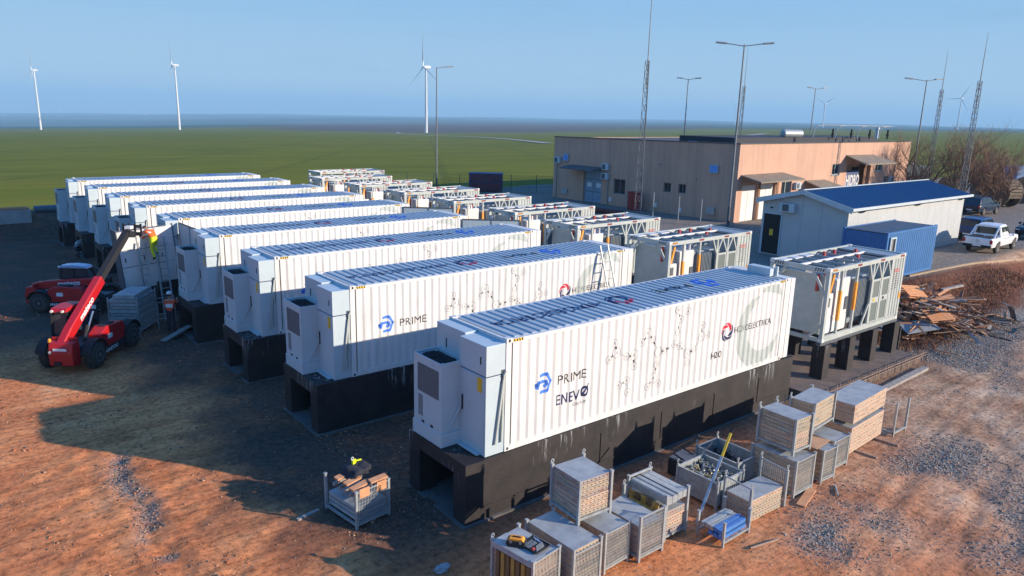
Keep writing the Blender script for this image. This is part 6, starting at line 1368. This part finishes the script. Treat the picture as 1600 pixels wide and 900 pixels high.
for a, dd_ in ((82.2,9000),(80.1,9600),(77.3,8800),(72.4,9300),(70.2,9900),(66.8,9000),(64.3,9500),(53.6,9200),(49.9,9700),(31.2,9000),(25.2,9300)): turbine(a, dd_, 'tiny pale wind turbine far away on the hazy horizon', 100, 46, (a*37)%120, group='tiny turbines on the horizon', far=True)
# ---------------------------------------------------------------- fences and yard clutter
for k, (x,y,h_, lb) in enumerate(((37.4,27.5,2.2,'leftmost of the pale thin posts in front of the dark wall'),(38.0,25.3,2.1,'second pale thin post in front of the dark wall'),(39.8,24.4,1.9,'third pale thin post, close to the lamp foot'),(35.7,15.9,2.2,'dark thin post standing by the left end of the prefab'))):
    single(MB().tube((0,0,0),(0,0,h_),.04,n=6), 'fence_post', GALV if k < 3 else BLACK, lb, 'post', (x,y,tz(x,y)), group='posts before the dark wall')
def mesh_fence(P, label, hgt=1.8, nposts=8):
    t = thing('mesh_fence', label, 'fence', (0,0,0)); ps = [Vector(P[0]).lerp(Vector(P[1]), k/(nposts-1)) for k in range(nposts)]; FG = pm('dark green wire', (.03,.07,.05), None, 3, .6)
    for p in ps: z = tz(p.x,p.y); MB().tube((p.x,p.y,z),(p.x,p.y,z+hgt),.04,n=6).build('post', FG, t)
    for a, b3 in zip(ps[:-1], ps[1:]):
        m = MB(); za, zb = tz(a.x,a.y), tz(b3.x,b3.y)
        for q in range(7): z = .1+q*(hgt-.2)/6; m.bar((a.x,a.y,za+z),(b3.x,b3.y,zb+z),.015)
        for q in range(16): c = a.lerp(b3, q/16); z = za+(zb-za)*q/16; m.bar((c.x,c.y,z+.1),(c.x,c.y,z+hgt-.1),.012)
        m.build('mesh_panel', FG, t)['kind'] = 'stuff'
mesh_fence(((24.5,56.5),(43.5,45.6)), 'green wire fence between the wheat and the left end of the building', 2.0, 9)
t = thing('fire_cabinet', 'dark red cabinet standing against the dark wall beside the mast', 'cabinet', (40.0,31.6,1.35)); MB().box(0,.6,0,1.2,0,1.6).build('body', pm('dark red paint', (.30,.02,.02), None, 3, .5), t, bevel=.02); MB().box(-.02,0,.05,.58,.1,1.5).build('door', pm('dark red paint',(.3,.02,.02)), t); MB().box(-.02,0,.62,1.15,.1,1.5).build('door', pm('dark red paint',(.3,.02,.02)), t); MB().box(-.06,.66,-.06,1.26,1.6,1.66).build('top', pm('dark red paint',(.3,.02,.02)), t)
t = thing('pipe_bundle', 'dark reddish pipes lying low in front of the blue-grey double door', 'pipes', (37.2,30.2,1.35), R(100))
for k in range(6): MB().tube((0,.22*k,.1+.18*(k%2)),(4.2,.22*k,.1+.18*(k%2)),.10,n=8).build('pipe', pm('dark red pipe', (.12,.025,.02), None, 3, .7), t)
t = thing('wrapped_cargo', 'dark blue and maroon wrapped cargo block behind the skids, by the fence', 'cargo', (36.0,52.2,tz(37,51)), R(-40))
MB().box(0,3.6,0,1.8,.1,1.9).build('load', pm('maroon wrap', (.20,.03,.045), (.10,.02,.04), 1.5, .6), t); MB().box(-.04,3.64,-.04,1.84,1.9,1.98).box(-.04,3.64,-.05,-.0,1.0,1.12).build('cover', pm('navy tarpaulin', (.03,.05,.16), None, 3, .6), t)
for a in (.1,1.75,3.4): MB().box(a,a+.1,-.05,0,.1,1.9).build('strap', pm('navy tarpaulin', (.03,.05,.16)), t)
t = thing('concrete_block', 'long low concrete block with a reddish dirt top at the left edge', 'block', (-10.2,51.0,0.45)); MB().box(0,5.9,0,1.5,0,1.55).build('block', CONC, t); MB().box(.1,5.8,.1,1.4,1.55,1.62).build('dirt_cap', CL[0], t)
single(MB().lathe((0,0,.3),(1,0,0),[(0,.32),(2.6,.32)],14), 'drain_pipe', DGREY, 'dark pipe lying beside the concrete block at the wheat edge', 'pipe', (-3.9,53.0,tz(-3,53)-.1))
single(MB().box(0,.6,0,.5,0,.9).box(-.02,.62,-.02,.52,.9,.95), 'white_bin', WHITE2, 'small white bin by the far corner of the prefab', 'bin', (50.6,9.6,1.3))
def drum(x, y, rz, r_, w_, label):
    t = thing('cable_drum', label, 'cable drum', (x,y,tz(x,y)), R(rz), 'wooden cable drums'); DW = pm('grey drum timber', (.22,.17,.12), (.13,.10,.07), 3, .9)
    for s in (0,w_): MB().lathe((0,s,r_),(0,1,0),[(0,r_),(.1,r_)],26).build('flange', DW, t)
    for k in range(26):
        a = 2*PI*k/26; dv = Vector((math.cos(a),0,math.sin(a))); tn = Vector((-math.sin(a),0,math.cos(a)))
        if math.sin(a) > -.4: MB().obox(Vector((0,w_/2+.05,r_))+dv*(r_*.97), dv*.02, Vector((0,w_/2-.03,0)), tn*(r_*.095)).build('stave', DW, t)
    MB().lathe((0,.1,r_),(0,1,0),[(0,r_*.62),(w_-.1,r_*.62)],20).build('wound_cable', BLACK, t)
drum(79.4,14.6,62,1.45,1.5,'nearest big cable drum right of the parked black cars'); drum(82.8,17.6,60,1.4,1.5,'cable drum behind the nearest one, staves catching the sun'); drum(86.0,14.5,66,1.45,1.5,'cable drum cut by the right edge of the picture'); drum(79.5,20.0,58,1.3,1.4,'farthest cable drum, partly behind the bare trees')
def box_truck(x, y, rz, label, mt, ln, hh, cab=True):
    t = thing('parked_truck', label, 'truck', (x,y,tz(x,y)), R(rz)); MB().box(0,ln,-1.15,1.15,.9,hh).build('load_body', mt, t, bevel=.03)
    MB().box(0,ln+1.9,-.5,.5,.6,.9).build('chassis', BLACK, t)
    MB().prism([(ln+.15,.6),(ln+2.0,.6),(ln+2.0,1.5),(ln+1.6,2.3),(ln+.15,2.3)], -1.05,1.05).build('cab', mt, t, bevel=.05); MB().add([(ln+1.64,-.9,2.2),(ln+1.64,.9,2.2),(ln+2.01,.9,1.52),(ln+2.01,-.9,1.52)],[(0,1,2,3)]).build('windscreen', GLASS, t)
    for xx in (1.0,ln-.6,ln+1.1):
        for s in (-1,1): wheel(t, xx, s*.95, .48, .3, HUB, s, lug=0)
box_truck(101,37,-20,'dark green truck half hidden behind the bare trees', pm('dark teal paint', (.03,.08,.10), None, 3, .5), 4.5, 2.5)
box_truck(108,24,-28,'blue skip truck under the bare branches at the right', pm('faded blue paint', (.10,.22,.42), None, 3, .5), 5.0, 2.9)
t = thing('stacked_pipes', 'row of dark stored steel sections behind the cable drums', 'steel stock', (96,20.0,tz(96,20)), R(-22))
for k in range(12): MB().box(0,11,.3*k,.3*k+.22,.1+.25*(k%3),.3+.25*(k%3)).build('steel_section', [DGREY, BLACK, RUST][k%3], t)
# ---------------------------------------------------------------- bare trees
TWG = pm('bare twig', (.30,.17,.10), (.20,.115,.07), 4, .9); BRK = pm('bark', (.13,.095,.07), (.08,.06,.045), 4, .9)
def bare_tree(x, y, hgt, seed, label):
    g = random.Random(seed); z0 = tz(x,y); t = thing('bare_tree', label, 'tree', (x,y,z0), 0, 'bare trees beyond the prefab'); tr_ = MB(); cr = MB()
    def grow(p, dv, ln, r_, lev):
        q = p; n = 3
        for k in range(n):
            dv2 = (dv+Vector((g.gauss(0,.11),g.gauss(0,.11),.05))).normalized(); e = q+dv2*ln/n; (tr_ if lev < 2 else cr).tube(q, e, r_*(1-.25*k/n), r_*(1-.25*(k+1)/n), n=5 if lev < 2 else 3, caps=False); 
            if lev < 5:
                for _ in range(2 if lev > 0 else 2):
                    if g.random() < (.85 if lev < 3 else .52):
                        s = Vector((g.gauss(0,1),g.gauss(0,1),g.gauss(.25,.6))).normalized(); grow(e, (dv2*.75+s*.75).normalized(), ln*g.uniform(.50,.74), r_*.52, lev+1)
            q, dv = e, dv2
    for k in range(5): a = 2*PI*k/5+g.random(); grow(Vector((g.uniform(-.3,.3),g.uniform(-.3,.3),0)), Vector((.42*math.cos(a),.42*math.sin(a),1)).normalized(), hgt*g.uniform(.44,.56), .085, 0 if k < 2 else 1)
    tr_.build('trunk', BRK, t); o = cr.build('crown', TWG, t); o['kind'] = 'stuff'; return t
bare_tree(72.8,17.2,7.4,3,'bare brown tree straight behind the far end of the blue roof'); bare_tree(76.2,14.8,6.2,8,'bare brown tree right of the one behind the blue roof, above the cable drums'); bare_tree(71.5,20.8,7.2,5,'bare brown tree nearest to the corner of the peach building'); bare_tree(80.5,17.5,6.0,12,'low bare tree between the cable drums and the wheat field')
# ---------------------------------------------------------------- haze
hz = MB().box(-4300, 14900, -1600, 14900, -520, 190).build('haze', [])
hm = bpy.data.materials.new('haze'); hm.use_nodes = True; ht = hm.node_tree; ht.nodes.remove(ht.nodes['Principled BSDF'])
pv_ = ht.nodes.new('ShaderNodeVolumePrincipled'); pv_.inputs['Color'].default_value = (.43,.75,1.0,1); pv_.inputs['Density'].default_value = .00017
ht.links.new(pv_.outputs[0], ht.nodes['Material Output'].inputs['Volume']); hz.data.materials.clear(); hz.data.materials.append(hm); tag(hz, 'thin bluish haze lying over the far land', None, None, 'stuff')
